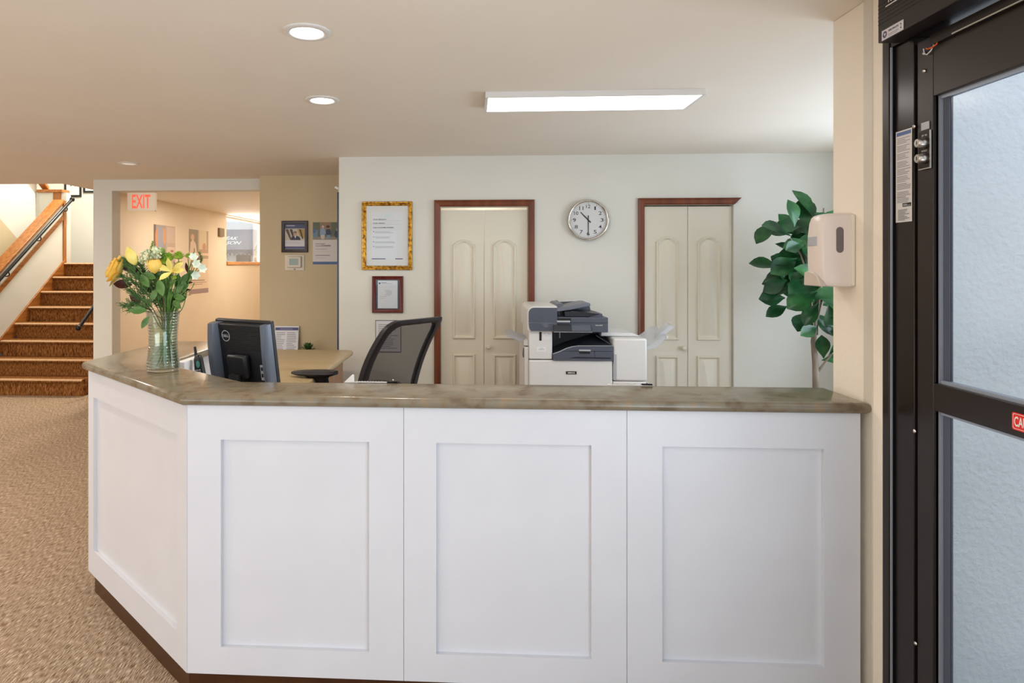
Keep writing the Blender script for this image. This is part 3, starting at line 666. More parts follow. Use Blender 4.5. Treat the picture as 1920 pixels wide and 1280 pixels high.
# white tray unit with the cordless handset standing on it
p = on_z(349, 690, 1.03)
ty = thing('paper_tray_unit', 'white stacked tray unit in the corner behind the glass vase', 'tray', (-1.335, 3.10, 0.751))
MB().box(-0.09, 0.09, -0.11, 0.11, 0, 0.22).build('body', 'pwhite', ty, bevel=0.006)
MB().box(-0.08, 0.08, -0.115, -0.1105, 0.05, 0.06).build('tray_slot', 'pgrey', ty)
MB().box(-0.08, 0.08, -0.115, -0.1105, 0.14, 0.15).build('tray_slot', 'pgrey', ty)
MB().box(-0.085, -0.042, -0.10, 0.10, 0.2205, 0.325).build('paper_bin', 'paper', ty, bevel=0.003)
hp = on_y(372, 650, 3.07)
ph_ = thing('cordless_phone', 'black cordless handset with stub antenna standing behind the vase', 'phone', (hp.x+0.015, 3.07, 0.9715), math.radians(-20))
lean = Matrix.Rotation(math.radians(-10), 4, 'Y')
q = MB(); rings = []
for z, wx, wy in ((0.012,0.026,0.017), (0.03,0.027,0.018), (0.07,0.025,0.016), (0.11,0.023,0.0145), (0.125,0.016,0.012), (0.13,0.01,0.008)):
    rings.append([lean @ Vector((wx*math.copysign(abs(math.cos(a))**0.6, math.cos(a)), wy*math.copysign(abs(math.sin(a))**0.6, math.sin(a)), z)) for a in [2*PI*k/16 for k in range(16)]])
q.loft(rings).build('handset', 'blk', ph_, smooth=50)
MB().tube([lean @ Vector((-0.012,0,0.12)), lean @ Vector((-0.012,0,0.172))], [0.0075,0.006], 10).build('antenna', 'blk', ph_, smooth=50)
M['teal'] = mat('teal lit display', (70, 140, 128), 0.3)
q = MB(); q.loft([[lean @ Vector((0.008+0.011*math.cos(a*PI/8), y, 0.085+0.017*math.sin(a*PI/8))) for a in range(16)] for y in (-0.0150, -0.0175)]).build('display', 'teal', ph_)
q = MB()
for i in range(3):
    for j in range(4): q.box(-0.012+i*0.012, -0.004+i*0.012, -0.0188, -0.0165, 0.02+j*0.011, 0.027+j*0.011, 0, lean)
q.build('keys', 'plight', ph_)
MB().box(-0.034, 0.034, -0.022, 0.03, 0, 0.02).build('charger', 'blk', ph_, bevel=0.004)

# folded card, coil pads and clips along the back edge of the counter
def back_edge(px, py): return on_z(px, py, T1)
a, b = back_edge(643, 718.5), back_edge(663, 718.5)
fc = MB().prism([(0,0,0), ((b.x-a.x),0,0), ((b.x-a.x)*0.93,0.01,0.029), ((b.x-a.x)*0.75,0.01,0.029)], (0,0.004,0)).build('folded_card', 'paper'); fc.location = (a.x, 2.478, T1+0.0005)
tag(fc, 'small folded white card standing at the back edge of the counter', 'card')
def pad(x0, x1, y, label, group):
    t = thing('coil_pad', label, 'notepad', (x0, y, T1+0.0005), 0, group)
    W = x1-x0
    MB().box(0, W, 0, 0.012, 0, 0.0026).build('pages', 'paper', t)
    q = MB(); n = 11
    pts = []
    for k in range(n*8+1):
        aa = 2*PI*k/8; pts.append((0.012+(W-0.024)*k/(n*8), 0.006+0.004*math.cos(aa), 0.0046+0.0014*math.sin(aa)))
    q.tube(pts, 0.0007, 5).build('coil', 'steel', t, smooth=60)
    return t
def clip(x0, x1, y, label):
    t = thing('paper_clip', label, 'clip', (x0, y, T1+0.0005), 0, 'spring clips at the back edge of the counter')
    W = x1-x0
    MB().pxz([(0,0.0035), (W*0.12,0), (W,0), (W*0.95,0.006), (W*0.1,0.006)], 0, 0.010).build('jaw', 'blkm', t, bevel=0.001)
    MB().ball((W*0.52, 0.006, 0.0095), 0.0034, 10).build('rivet', 'chrome', t, smooth=60)
    return t
pad(back_edge(655, 719).x, back_edge(724, 719).x, 2.478, 'white coil pad at the back edge of the counter in front of the mesh chair', 'coil pads at the back edge of the counter')
clip(back_edge(725, 719.5).x, back_edge(745, 719.5).x, 2.479, 'black spring clip in front of the mesh chair')
pad(back_edge(1142, 724).x, back_edge(1202, 724).x, 2.479, 'white coil pad at the back edge of the counter in front of the copier', 'coil pads at the back edge of the counter')
clip(back_edge(1204, 724).x, back_edge(1226, 724).x, 2.480, 'black spring clip in front of the copier')
# ---------------------------------------------------------------- task chair
ch = thing('task_chair', 'black mesh-back office task chair between the desk and the front counter', 'chair', (-0.68, 3.99, 0), math.radians(54))
# local: +y is where the sitter faces, x to the sitter's right; the back stands at -y and leans
def bp(x, t):    # point of the back shell: t 0 bottom .. 1 top
    z = 0.695+0.535*t; y = -0.20-0.05*t-0.20*t*t+0.035*(1-(x/0.25)**2)*-1
    return Vector((x, y, z))
def halfw(t): return 0.27-0.035*t**2-0.03*(1-t)**3
def outline(d, n=40):
    out = []
    for k in range(12): t = k/11; out.append((-(halfw(t*0.86+0.02)-d), t*0.86+0.02+d*(1-2*t)*0.8))
    for k in range(1, 6): a = PI/2*k/6; w_ = halfw(0.9)-d; out.append((-(w_-0.07*(1-math.cos(a))), 0.88-d*0.8+0.12*math.sin(a)-d*0.6))
    return out + [(-x, t) for x, t in out[::-1]]
ro, ri = outline(0), outline(0.042)
q = MB()
q.loft([[bp(x, t)+Vector((0,dy,0)) for x, t in o_] for o_, dy in ((ro,0.02), (ro,-0.014), (outline(0.014),-0.022), (ri,-0.012), (ri,0.02), (ro,0.02))], 0, False, False)
q.build('back_frame', 'frame_blk', ch, smooth=50)
q = MB(); rows = []
for k in range(13):
    t = 0.05+0.92*k/12; w_ = halfw(t)-0.022-(0.05*((t-0.88)/0.12)**2 if t > 0.88 else 0); rows.append([bp(w_*(-1+2*j/10), t) for j in range(11)])
q.loft(rows, 0, False, False, closed=False).build('back_mesh', 'mesh', ch, smooth=60)
q = MB(); rings = []
for dz, s_ in ((0.0,0.9), (0.015,1.0), (0.05,1.0), (0.075,0.94), (0.085,0.8)):
    rings.append([(0.255*s_*math.copysign(abs(math.cos(a))**0.5, math.cos(a)), 0.04+0.25*s_*math.copysign(abs(math.sin(a))**0.5, math.sin(a)), 0.56+dz) for a in [2*PI*k/32 for k in range(32)]])
q.loft(rings).build('seat', 'fabric', ch, smooth=50)
MB().tube([(0,-0.05,0.525), (0,-0.26,0.53), (0,-0.30,0.60), (0,-0.275,0.74), (0,-0.285,0.84)], [0.03,0.03,0.028,0.024,0.018], 12).build('back_support', 'frame_blk', ch, smooth=60)
MB().tube([(0,0.0,0.06), (0,0.0,0.33), (0,0,0.33), (0,0,0.52)], [0.03,0.03,0.022,0.022], 16).build('gas_column', 'frame_blk', ch, smooth=60)
MB().box(-0.09, 0.09, -0.1, 0.12, 0.50, 0.558).build('mechanism', 'frame_blk', ch, bevel=0.01)
for k in range(5):
    a = 2*PI*k/5+0.3; c_, s_ = math.cos(a), math.sin(a)
    ft = MB().tube([(0.03*c_, 0.03*s_, 0.105), (0.30*c_, 0.30*s_, 0.075)], [0.024,0.016], 10).build('base_spoke', 'frame_blk', ch, smooth=60)
    MB().tube([(0.30*c_-0.022*s_, 0.30*s_+0.022*c_, 0.03), (0.30*c_+0.022*s_, 0.30*s_-0.022*c_, 0.03)], 0.03, 14).build('castor', 'blk', ft, smooth=60)
for s_ in (-1, 1):
    x = 0.305*s_
    mt = Matrix.Translation((x, 0.11, 0.893 if s_ < 0 else 0.74)) @ Matrix.Rotation(math.radians(16 if s_ < 0 else -8), 4, 'Z') @ Matrix.Rotation(math.radians(-3), 4, 'X')
    q = MB(); rings = []
    for y, wx, h0, h1 in ((-0.15,0.03,-0.012,0.012), (-0.12,0.042,-0.02,0.018), (0.0,0.046,-0.02,0.018), (0.10,0.044,-0.014,0.014), (0.145,0.034,-0.008,0.010), (0.16,0.012,-0.002,0.006)):
        rings.append([mt @ Vector(p) for p in ((-wx,y,h0*0.3), (-wx*0.7,y,h0), (wx*0.7,y,h0), (wx,y,h0*0.3), (wx*0.85,y,h1*0.8), (0,y,h1), (-wx*0.85,y,h1*0.8))])
    ap = q.loft(rings).build('arm_pad', 'frame_blk', ch, smooth=50)
    MB().loft([[mt @ Vector((p[0]-0.04*s_*min(1,(-z-0.018)/0.06), p[1], p[2])) for p in ((-0.02,-0.10+d,z), (0.02,-0.10+d,z), (0.02,0.06-d,z), (-0.02,0.06-d,z))] for z, d in ((-0.018,0.0), (-0.04,0.025), (-0.08,0.035), (-0.22,0.035))]).build('arm_post', 'frame_blk', ap, smooth=60)
    MB().tube([(x-0.04*s_, 0.08, 0.68 if s_ < 0 else 0.53), (x-0.04*s_, 0.08, 0.535 if s_ < 0 else 0.525), (x*0.25, 0.06, 0.52)], 0.018, 10).build('arm_bracket', 'frame_blk', ap, smooth=60)

# ---------------------------------------------------------------- multifunction copier
KX = 0.00377/5.333; KZ = 0.00375/5.333
cp0 = on_y(991.9, 495, 4.55)
cp = thing('office_copier', 'large white and slate grey multifunction copier in front of the back wall', 'copier', (cp0.x, 4.55, 0), 0)
def X(a): return (a-330)*KX
def Z(b): return 1.546-0.00375*45-b*KZ
D = 0.56
MB().box(X(330), X(1155), 0, D, 0.06, Z(722)).build('lower_cabinet', 'pwhite', cp, bevel=0.012, seg=3)
bd = MB().box(X(695), X(800), -0.003, -0.0003, Z(862), Z(832)).build('badge', 'lblack', cp, bevel=0.001)
text('badge_lettering', 'XEROX', X(788)-X(712), 0.0105, 'lwhite', bd, ((X(695)+X(800))/2, -0.0036, Z(847)), bold=0.03)
for x in (0.04, 0.54):
    for y in (0.05, 0.5): MB().tube([(x-0.015,y,0.03), (x+0.015,y,0.03)], 0.03, 12).build('castor', 'blk', cp, smooth=60)
lcx = MB().box(X(330), X(560), 0.0, D, Z(714), Z(420)).build('front_column', 'pwhite', cp, bevel=0.006)
MB().box(X(432), X(455), -0.001, 0.001, Z(528), Z(440)).build('card_slot', 'blk', lcx)
sheet('sticker', X(548)-X(468), Z(447)-Z(516), [(232,232,234), (0.05,0.3,0.80,0.84,(90,90,96)), (0.55,0.95,0.78,0.84,(160,160,166)), (0.15,0.9,0.62,0.65,(190,190,194)), (0.2,0.8,0.5,0.53,(200,200,204))], lcx, ((X(548)+X(468))/2, -0.0008, (Z(447)+Z(516))/2))
sheet('label', X(498)-X(408), Z(590)-Z(638), [(238,238,238), (0.3,0.7,0.66,0.74,(170,170,174)), (0.15,0.85,0.48,0.56,(170,170,174)), (0.2,0.8,0.3,0.38,(180,180,184))], lcx, ((X(498)+X(408))/2, -0.0008, (Z(590)+Z(638))/2))
MB().box(X(565), X(1150), 0.20, D, Z(722), Z(430)).build('core', 'pdark', cp)
MB().box(X(665), X(678), 0.19, 0.1995, Z(530), Z(460)).build('exit_rib', 'plight', cp)
# scanner shell with its white outline, slate front
def rr(x0, x1, z0, z1, rtl, rbl, n=6):
    out = []
    for cx, cz, r, a0 in ((x0+rtl, z1-rtl, rtl, 90), (x0+rbl, z0+rbl, rbl, 180)):
        for k in range(n+1): a = math.radians(a0+90*k/n); out.append((cx+r*math.cos(a), cz+r*math.sin(a)))
    return out+[(x1, z0), (x1, z1)]
MB().pxz(rr(X(312), X(606), Z(432), Z(182), 0.045, 0.02), -0.012, D).build('scanner_shell', 'pwhite', cp, smooth=40)
MB().pxz(rr(X(325), X(606), Z(345), Z(196), 0.038, 0.002), -0.02, -0.0125).build('upper_front', 'pgrey', cp, smooth=40)
fr = MB().pxz([(X(325), Z(350)), (X(604), Z(350)), (X(604), Z(428)), (X(348), Z(428)), (X(332), Z(405))], -0.02, -0.0125).build('lower_front', 'pgrey', cp)
sheet('panel_print', X(525)-X(460), Z(358)-Z(390), [(84,89,102), (0.0,0.85,0.8,0.92,(150,152,160)), (0.15,0.95,0.4,0.5,(150,152,160)), (0.3,0.8,0.1,0.2,(150,152,160))], fr, ((X(525)+X(460))/2, -0.0206, (Z(358)+Z(390))/2))
MB().box(X(606), X(1108), -0.012, D-0.02, Z(440), Z(292)).build('scanner_body', 'pgrey', cp, bevel=0.005)
MB().box(X(740), X(1104), -0.0165, -0.0125, Z(344), Z(296)).build('lid_front', 'pgrey', cp, bevel=0.003)
MB().box(X(604), X(738), -0.0155, -0.0125, Z(345), Z(300)).build('handle_recess', 'blk', cp)
MB().box(X(600), X(732), -0.030, -0.016, Z(341), Z(322)).build('lid_handle', 'plight', cp, bevel=0.003)
MB().box(X(606), X(738), -0.0155, -0.0125, Z(390), Z(360)).build('panel_recess', 'blk', cp)
text('model_lettering', 'AltaLink C8145', X(1052)-X(982), 0.007, 'lwhite', cp, (X(1017), -0.0128, Z(369)), bold=0.02)
sc = MB().prism([(X(565),-0.02,Z(365)), (X(940),-0.02,Z(365)), (X(940),-0.055,Z(428)), (X(565),-0.055,Z(428))], (0,0.010,-0.003)).build('touch_panel', 'pdark', cp, bevel=0.003)
MB().prism([(X(745),-0.0215,Z(367)), (X(932),-0.0215,Z(367)), (X(932),-0.0535,Z(422)), (X(745),-0.0535,Z(422))], (0,-0.0006,0.0002)).build('screen', 'pgrey', sc)
MB().box(X(565), X(940), -0.056, -0.046, Z(434), Z(429)).build('panel_edge', 'plight', sc)
# document feeder
MB().pxz([(X(606),Z(292)), (X(606),Z(200)), (X(640),Z(170)), (X(690),Z(165)), (X(690),Z(292))], 0.14, D-0.04).build('feeder_head', 'pmid', cp, smooth=30)
MB().pxz([(X(690),Z(292)), (X(690),Z(240)), (X(800),Z(235)), (X(1058),Z(262)), (X(1058),Z(292))], 0.03, D-0.04).build('feeder_bed', 'pdark', cp, bevel=0.004)
MB().pxz([(X(700),Z(250)), (X(700),Z(165)), (X(930),Z(158)), (X(985),Z(168)), (X(1015),Z(200)), (X(1024),Z(245)), (X(1024),Z(262))], 0.34, D-0.05).build('feeder_back', 'pgrey', cp, smooth=30)
MB().pxz([(X(690),Z(172)), (X(690),Z(155)), (X(930),Z(150)), (X(990),Z(160)), (X(1024),Z(195)), (X(1032),Z(245)), (X(1024),Z(245)), (X(1014),Z(200)), (X(984),Z(168)), (X(930),Z(158))], 0.345, D-0.045).build('feeder_trim', 'pwhite', cp, smooth=30)
MB().pxz([(X(610),Z(245)), (X(608),Z(210)), (X(900),Z(150)), (X(945),Z(152)), (X(955),Z(180)), (X(760),Z(222))], 0.05, 0.33).build('document_tray', 'pmid', cp, bevel=0.004)
MB().box(X(762), X(774), 0.035, 0.045, Z(285), Z(235)).build('tray_support', 'plight', cp)
MB().box(X(648), X(658), 0.13, 0.139, Z(285), Z(250)).build('tray_support', 'plight', cp)
MB().pxz([(X(930),Z(292)), (X(1058),Z(258)), (X(1064),Z(292))], 0.02, 0.32).build('exit_guide', 'pgrey', cp)
# output tray and front cover beneath it
oc = MB().pxz([(X(565),Z(716)), (X(565),Z(662)), (X(640),Z(635)), (X(700),Z(605)), (X(760),Z(586)), (X(820),Z(578)), (X(1158),Z(576)), (X(1158),Z(716))], -0.006, 0.03).build('tray_cover', 'pgrey', cp, smooth=25)
MB().pxz([(X(565),Z(662)), (X(640),Z(635)), (X(700),Z(605)), (X(760),Z(586)), (X(820),Z(578)), (X(1158),Z(576)), (X(1158),Z(572)), (X(820),Z(573)), (X(755),Z(581)), (X(694),Z(600)), (X(634),Z(630)), (X(565),Z(656))], -0.008, -0.0005).build('cover_edge', 'plight', cp)
MB().box(X(820), X(935), -0.02, -0.0062, Z(628), Z(612)).build('cover_handle', 'plight', oc, bevel=0.003)
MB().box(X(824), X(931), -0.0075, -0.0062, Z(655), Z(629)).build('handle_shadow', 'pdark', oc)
MB().box(X(974), X(978), -0.0072, -0.0062, Z(700), Z(626)).build('seam', 'pdark', oc)
MB().box(X(640), X(1152), -0.0072, -0.0062, Z(631), Z(627)).build('seam', 'pdark', oc)
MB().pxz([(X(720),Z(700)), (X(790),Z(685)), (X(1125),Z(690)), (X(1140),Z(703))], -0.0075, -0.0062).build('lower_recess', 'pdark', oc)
MB().box(X(565), X(1158), -0.012, 0.0, Z(722), Z(708)).build('cover_sill', 'pgrey', cp, bevel=0.002)
MB().loft([[(X(575),0.03,Z(668)), (X(720),0.03,Z(612)), (X(830),0.03,Z(580)), (X(1150),0.03,Z(577))], [(X(580),0.2,Z(640)), (X(720),0.2,Z(575)), (X(990),0.2,Z(490)), (X(1060),0.2,Z(485))]], 0, False, False, closed=False).build('output_tray', 'pdark', cp, solid=0.004)
MB().loft([[(X(1020),0.10,Z(487)), (X(1060),0.30,Z(487)), (X(1150),0.30,Z(530)), (X(1150),0.03,Z(570))], [(X(1020),0.10,Z(495)), (X(1060),0.30,Z(495)), (X(1150),0.30,Z(538)), (X(1150),0.03,Z(576))]]).build('tray_wing', 'pgrey', cp)
# finisher on the right
fn = MB().box(X(1160), X(1492), 0.0, D-0.08, Z(926), Z(502)).build('finisher', 'pwhite', cp, bevel=0.014, seg=3)
MB().box(X(1160), X(1492), 0.0, D-0.08, 0.05, Z(931)).build('finisher_base', 'pwhite', cp, bevel=0.006)
MB().box(X(1165), X(1193), -0.004, -0.0003, Z(915), Z(660)).build('finisher_handle', 'plight', fn, bevel=0.002)
MB().pxz([(X(1070),Z(500)), (X(1075),Z(455)), (X(1400),Z(468)), (X(1480),Z(500))], 0.12, D-0.09).build('finisher_top', 'pwhite', fn, bevel=0.006)
ct = MB().loft([[(X(1490),y,Z(620-dz)), (X(1500),y,Z(585-dz)), (X(1560),y,Z(545-dz)), (X(1640),y,Z(480-dz)), (X(1690),y,Z(470-dz)), (X(1690),y,Z(490-dz)), (X(1600),y,Z(590-dz))] for y, dz in ((0.02,0), (0.30,60))]).build('output_tray', 'smoke', cp, smooth=30)
MB().loft([[(X(1580),y,Z(520-dz)), (X(1735),y,Z(375-dz)), (X(1780),y,Z(385-dz)), (X(1775),y,Z(400-dz)), (X(1650),y,Z(500-dz))] for y, dz in ((0.06,0), (0.16,15))]).build('tray_extension', 'smoke', ct)
MB().tube([(X(1690),0.015,Z(476)), (X(1690),0.01,Z(500))], 0.004, 8).build('tray_stop', 'pwhite', ct)
bt = MB().loft([[(X(320),y,Z(572-dz)), (X(320),y,Z(545-dz)), (X(190),y,Z(500-dz)), (X(120),y,Z(482-dz)), (X(122),y,Z(496-dz)), (X(190),y,Z(524-dz))] for y, dz in ((0.06,0), (0.34,22))]).build('bypass_tray', 'plight', cp)
MB().box(X(285), X(329), 0.05, 0.36, Z(588), Z(535)).build('bypass_hinge', 'pwhite', cp, bevel=0.003)
MB().box(X(290), X(329), 0.02, D-0.03, 0.07, Z(600)).build('side_cover', 'pwhite', cp, bevel=0.006)
MB().tube([(X(288),0.1,Z(620)), (X(284),0.09,Z(660)), (X(282),0.09,Z(690)), (X(288),0.1,Z(715))], 0.004, 8).build('side_latch', 'pgrey', cp)

# ---------------------------------------------------------------- fiddle-leaf tree
TB = on_y(1531, 700, 4.60); U = 0.00128*0.985
tr_ = thing('potted_fig_tree', 'artificial fiddle-leaf fig tree with big glossy leaves beside the pillar', 'tree', (TB.x, 4.60, 0))
def tp(Xc, Yc, y=0.0): return Vector(((Xc-378)*U, y, 1.546+(495-340-Yc/2.908)*0.00372*0.985))
MB().tube([(0,0,0.25), (0.0,0.01,0.6), tp(375,1120), tp(372,1000), tp(366,880,0.01), tp(372,760,0.0), tp(395,560,-0.02), tp(410,330,0.0), tp(425,140,0.02)], [0.024,0.023,0.0215,0.020,0.018,0.012,0.01,0.008,0.005], 12).build('trunk', 'bark', tr_, smooth=60)
for pts in ([(368,860,0.01),(345,790,-0.03),(330,700,-0.06),(300,520,-0.08),(262,400,-0.08),(215,310,-0.06)], [(378,840,0.0),(395,770,0.04),(450,640,0.08),(520,500,0.1),(560,300,0.1)], [(382,1050,0.0),(410,990,-0.03),(440,940,-0.05)], [(345,770,-0.03),(270,690,-0.05),(210,640,-0.06)], [(400,500,-0.02),(480,380,-0.06),(540,220,-0.05)]):
    MB().tube([tp(*p) for p in pts], [0.010-0.006*i/(len(pts)-1) for i in range(len(pts))], 8).build('branch', 'bark', tr_, smooth=60)
m = MB(); r = random.Random(11)
LV = [(225,300,150,-20,1.2),(200,250,95,20,1.0),(190,210,230,110,1.0),(240,340,200,180,.8),(270,420,210,172,1.1),(265,400,200,165,.9),(290,470,230,130,.8),(300,520,190,155,1.1),(310,560,185,200,1.2),(320,600,215,160,1.2),
      (215,640,180,175,1.0),(250,690,200,150,.8),(330,720,230,175,1.0),(340,790,205,190,.8),(345,300,60,100,1.1),(370,260,95,80,1.2),(400,200,110,100,1.2),(430,170,60,60,1.0),(300,240,175,150,.9),(290,270,170,175,1.0),
      (300,330,190,170,.9),(330,420,140,120,1.1),(340,380,60,50,1.0),(350,480,110,60,1.1),(230,560,95,265,.9),(200,470,160,185,1.0),(215,540,210,180,.8),(300,640,25,330,1.1),(350,640,330,290,1.2),(400,660,290,310,1.1),(440,640,10,320,1.2),(420,600,30,20,1.0),
      (370,720,300,320,1.0),(400,740,345,350,1.0),(405,785,330,340,.8),(400,950,80,110,1.0),(410,960,50,60,.9),(420,990,10,340,.7),(395,970,100,250,.8),(450,420,60,30,1.2),(470,330,20,10,1.2),(500,260,60,70,1.1),(520,480,10,340,1.2),(480,560,340,320,1.1),(540,380,20,0,1.2),(560,300,80,60,1.1),(580,240,40,30,1.0),(440,300,120,100,1.1),(420,460,70,40,1.1),(450,520,0,330,1.1),(360,560,140,200,1.1),(380,420,160,140,1.2),(340,540,240,230,1.0),(270,500,260,220,1.0),(280,450,100,120,.9),(330,660,240,250,.9)]
for (x, y, a, tw, s_) in LV:
    d = Vector((math.cos(math.radians(a)), r.uniform(-0.75, 0.35), math.sin(math.radians(a))*0.8))
    up = Vector((r.uniform(-0.5,0.5), -0.75, r.uniform(0.2,1.0)))
    m.leaf(tp(x+14, y, r.uniform(-0.14,0.12)), d, up, 0.205*s_*r.uniform(0.9,1.12), 0.125*s_*r.uniform(0.9,1.1), r.uniform(0.2,0.7), 0.28, shape=0.62, n=7)
for k in range(64):
    y = r.uniform(200, 700); w_ = 60+120*math.sin(PI*(y-150)/620); x = 400+r.uniform(-w_*0.9, w_*1.1); a = r.uniform(0, 360)
    d = Vector((math.cos(a), r.uniform(-0.3, 0.8), math.sin(a)*0.7+0.1)); m.leaf(tp(x, y, r.uniform(0.0,0.2)), d, (r.uniform(-0.5,0.5), -0.75, r.uniform(0.2,1.0)), 0.18*r.uniform(0.8,1.1), 0.115*r.uniform(0.8,1.1), r.uniform(0.2,0.7), 0.28, shape=0.62, n=7)
m.build('foliage', 'leaf', tr_, smooth=70)
MB().lathe([(0.13,0), (0.165,0.28), (0.175,0.30), (0.175,0.32), (0.155,0.32), (0.15,0.26)], n=28).build('pot', 'pot', tr_, smooth=40)
MB().lathe([(0.149,0.255), (0.149,0.275)], n=28).build('soil', 'soil', tr_)

# ---------------------------------------------------------------- soap dispenser on the pillar (faces the office side, -x)
z0, z1 = 1.467, 1.724
sd = thing('soap_dispenser', 'ivory plastic wall soap dispenser with a level window on the pillar', 'soap dispenser', (XP-0.0005, 2.362, (z0+z1)/2), -PI/2)
Hh = (z1-z0)/2
def shell(s_, t):    # cross sections up the body: local x along the wall (+x towards the visitor), -y away from the wall
    dep = 0.112*(1-0.10*abs(t)**3)*s_; hw = 0.062*(1-0.04*t**4)*s_
    return [(-hw, 0), (-hw, -dep*0.72), (-hw*0.86, -dep*0.92), (-hw*0.45, -dep), (hw*0.45, -dep), (hw*0.80, -dep*0.92), (hw, -dep*0.66), (hw, -0.03), (hw, 0)]
rings = []
for t, s_ in ((-1,0.93), (-0.97,0.97), (-0.8,1.0), (-0.4,1.0), (0,1.0), (0.4,1.0), (0.75,0.99), (0.9,0.965), (0.97,0.90), (1.0,0.78)):
    rings.append([(x, y, t*Hh) for x, y in shell(s_, t)])
MB().loft(rings).build('cover', 'pink_p', sd, bevel=0.004, seg=2)
MB().box(-0.064, 0.0645, -0.012, 0.0, -Hh*0.98, Hh*0.96).build('back_plate', 'cream_p', sd, bevel=0.004)
def pill(x0, x1, z0_, z1_, n=8):
    r_ = (x1-x0)/2; c = (x0+x1)/2
    return [(c+r_*math.cos(PI*k/n), z1_-r_+r_*math.sin(PI*k/n)) for k in range(n+1)]+[(c-r_*math.cos(PI*k/n), z0_+r_-r_*math.sin(PI*k/n)) for k in range(n+1)]
M['winp'] = mat('smoked window', (112, 102, 104), 0.12)
mtw = Matrix.Translation((0.0625, 0, 0))
MB().prism([(0.0605, -0.052+a_, b_+Hh*0.27) for a_, b_ in pill(-0.0125, 0.0125, -0.045, 0.045)], (0.0022, 0, 0)).build('level_window', 'winp', sd)
MB().box(-0.03, 0.028, -0.1145, -0.100, Hh*0.12, Hh*0.38).build('badge', 'plight', sd, bevel=0.002)
pr = [(-0.058,-Hh*0.99), (0.05,-Hh*0.99), (0.044,-Hh*0.84), (0.028,-Hh*0.68), (0.0,-Hh*0.60), (-0.035,-Hh*0.58), (-0.056,-Hh*0.62)]
MB().pxz(pr, -0.1145, -0.09).build('push_bar', 'lever', sd, bevel=0.004)

# ---------------------------------------------------------------- entry door in the right-hand wall (plane x = const)
XD = 1.365
def yx(px, X_=XD): return on_x(px, 600, X_).y
ed = bpy.data.objects.new('door_3', None); C.objects.link(ed); struct(ed); ed['label'] = 'dark bronze glazed entry door at the right edge'; ed.location = (XD, 1.5, 0)
def eb(nm, m, x0, x1, ya, yb, z0_, z1_, par=None, **k): return MB().box(x0-XD, x1-XD, min(ya,yb)-1.5, max(ya,yb)-1.5, z0_, z1_).build(nm, m, par or ed, **k)
ya = 2.152
HB = 2.235; DY1 = 0.98
eb('jamb', 'bronzef', XP-0.002, XP+0.12, ya, on_x(1668,600,XP).y, 0, HB+0.12, bevel=0.003)
eb('jamb_bead', 'alu', XP+0.001, XP+0.006, on_x(1668.5,600,XP).y, on_x(1670,600,XP).y, 0, HB)
eb('jamb_panel', 'bronze', XP+0.012, XP+0.12, on_x(1670.5,600,XP+.012).y, on_x(1714,600,XP+.012).y, 0, HB, bevel=0.002)
eb('jamb_gap', 'bronze', XP+0.05, XP+0.06, on_x(1712,600,XP+.05).y, on_x(1724,600,XP+.05).y, 0, HB)
s0, s1, g0, g1, g2 = on_x(1720,600,XD-0.02).y, on_x(1750,600,XD-0.02).y, yx(1755), yx(1767), yx(1779)
eb('hinge_stile', 'bronzef', XD-0.02, XD+0.03, s0, s1, 0.01, HB-0.02, bevel=0.002)
ztop, zm1, zm0 = on_x(1762,176,XD-0.02).z, on_x(1762,721,XD-0.02).z, on_x(1772,776,XD-0.02).z
eb('inner_stile', 'bronze', XD-0.012, XD+0.03, s1, g0, 0.01, HB-0.02)
eb('top_rail', 'bronzef', XD-0.02, XD+0.03, s1, DY1+0.1, ztop, HB-0.02, bevel=0.002)
eb('mid_rail', 'bronzef', XD-0.02, XD+0.03, s1, DY1+0.1, zm0, zm1, bevel=0.002)
eb('bottom_rail', 'bronzef', XD-0.02, XD+0.03, s1, DY1+0.1, 0.01, 0.24, bevel=0.002)
eb('lock_stile', 'bronzef', XD-0.02, XD+0.03, DY1+0.1, DY1+0.02, 0.01, HB-0.02, bevel=0.002)
eb('jamb', 'bronzef', XP+0.002, XP+0.12, DY1+0.018, DY1, 0, HB+0.12, bevel=0.003)
eb('head', 'bronze', XP+0.002, XP+0.12, ya, DY1, HB, HB+0.12)
for za, zb in ((zm1, ztop), (0.24, zm0)):
    eb('glazing_bead', 'alu', XD-0.006, XD+0.012, g0, g1, za, zb); eb('glazing_bead', 'pgrey', XD+0.002, XD+0.012, g1-0.001, g2, za, zb)
    eb('glazing_bead', 'alu', XD-0.006, XD+0.012, g1-0.002, DY1+0.105, za, za+0.010); eb('glazing_bead', 'alu', XD-0.006, XD+0.012, g1-0.002, DY1+0.105, zb-0.010, zb)
    eb('glass_pane', 'pane_door', XD+0.004, XD+0.008, g2, DY1+0.105, za+0.010, zb-0.010)
def screw(px, py, X_):
    p = on_x(px, py, X_); MB().lathe([(0.0005,-0.004), (0.005,-0.003), (0.006,0.0)], (p.x-XD-0.0003, p.y-1.5, p.z), 14, 'x').build('screw', 'chrome', ed, smooth=60)
for px, py in ((1714,237), (1715,808), (1717,1206)): screw(px, py, XP+0.011)
for px, py in ((1733,100), (1733,133)): screw(px, py, XD-0.021)
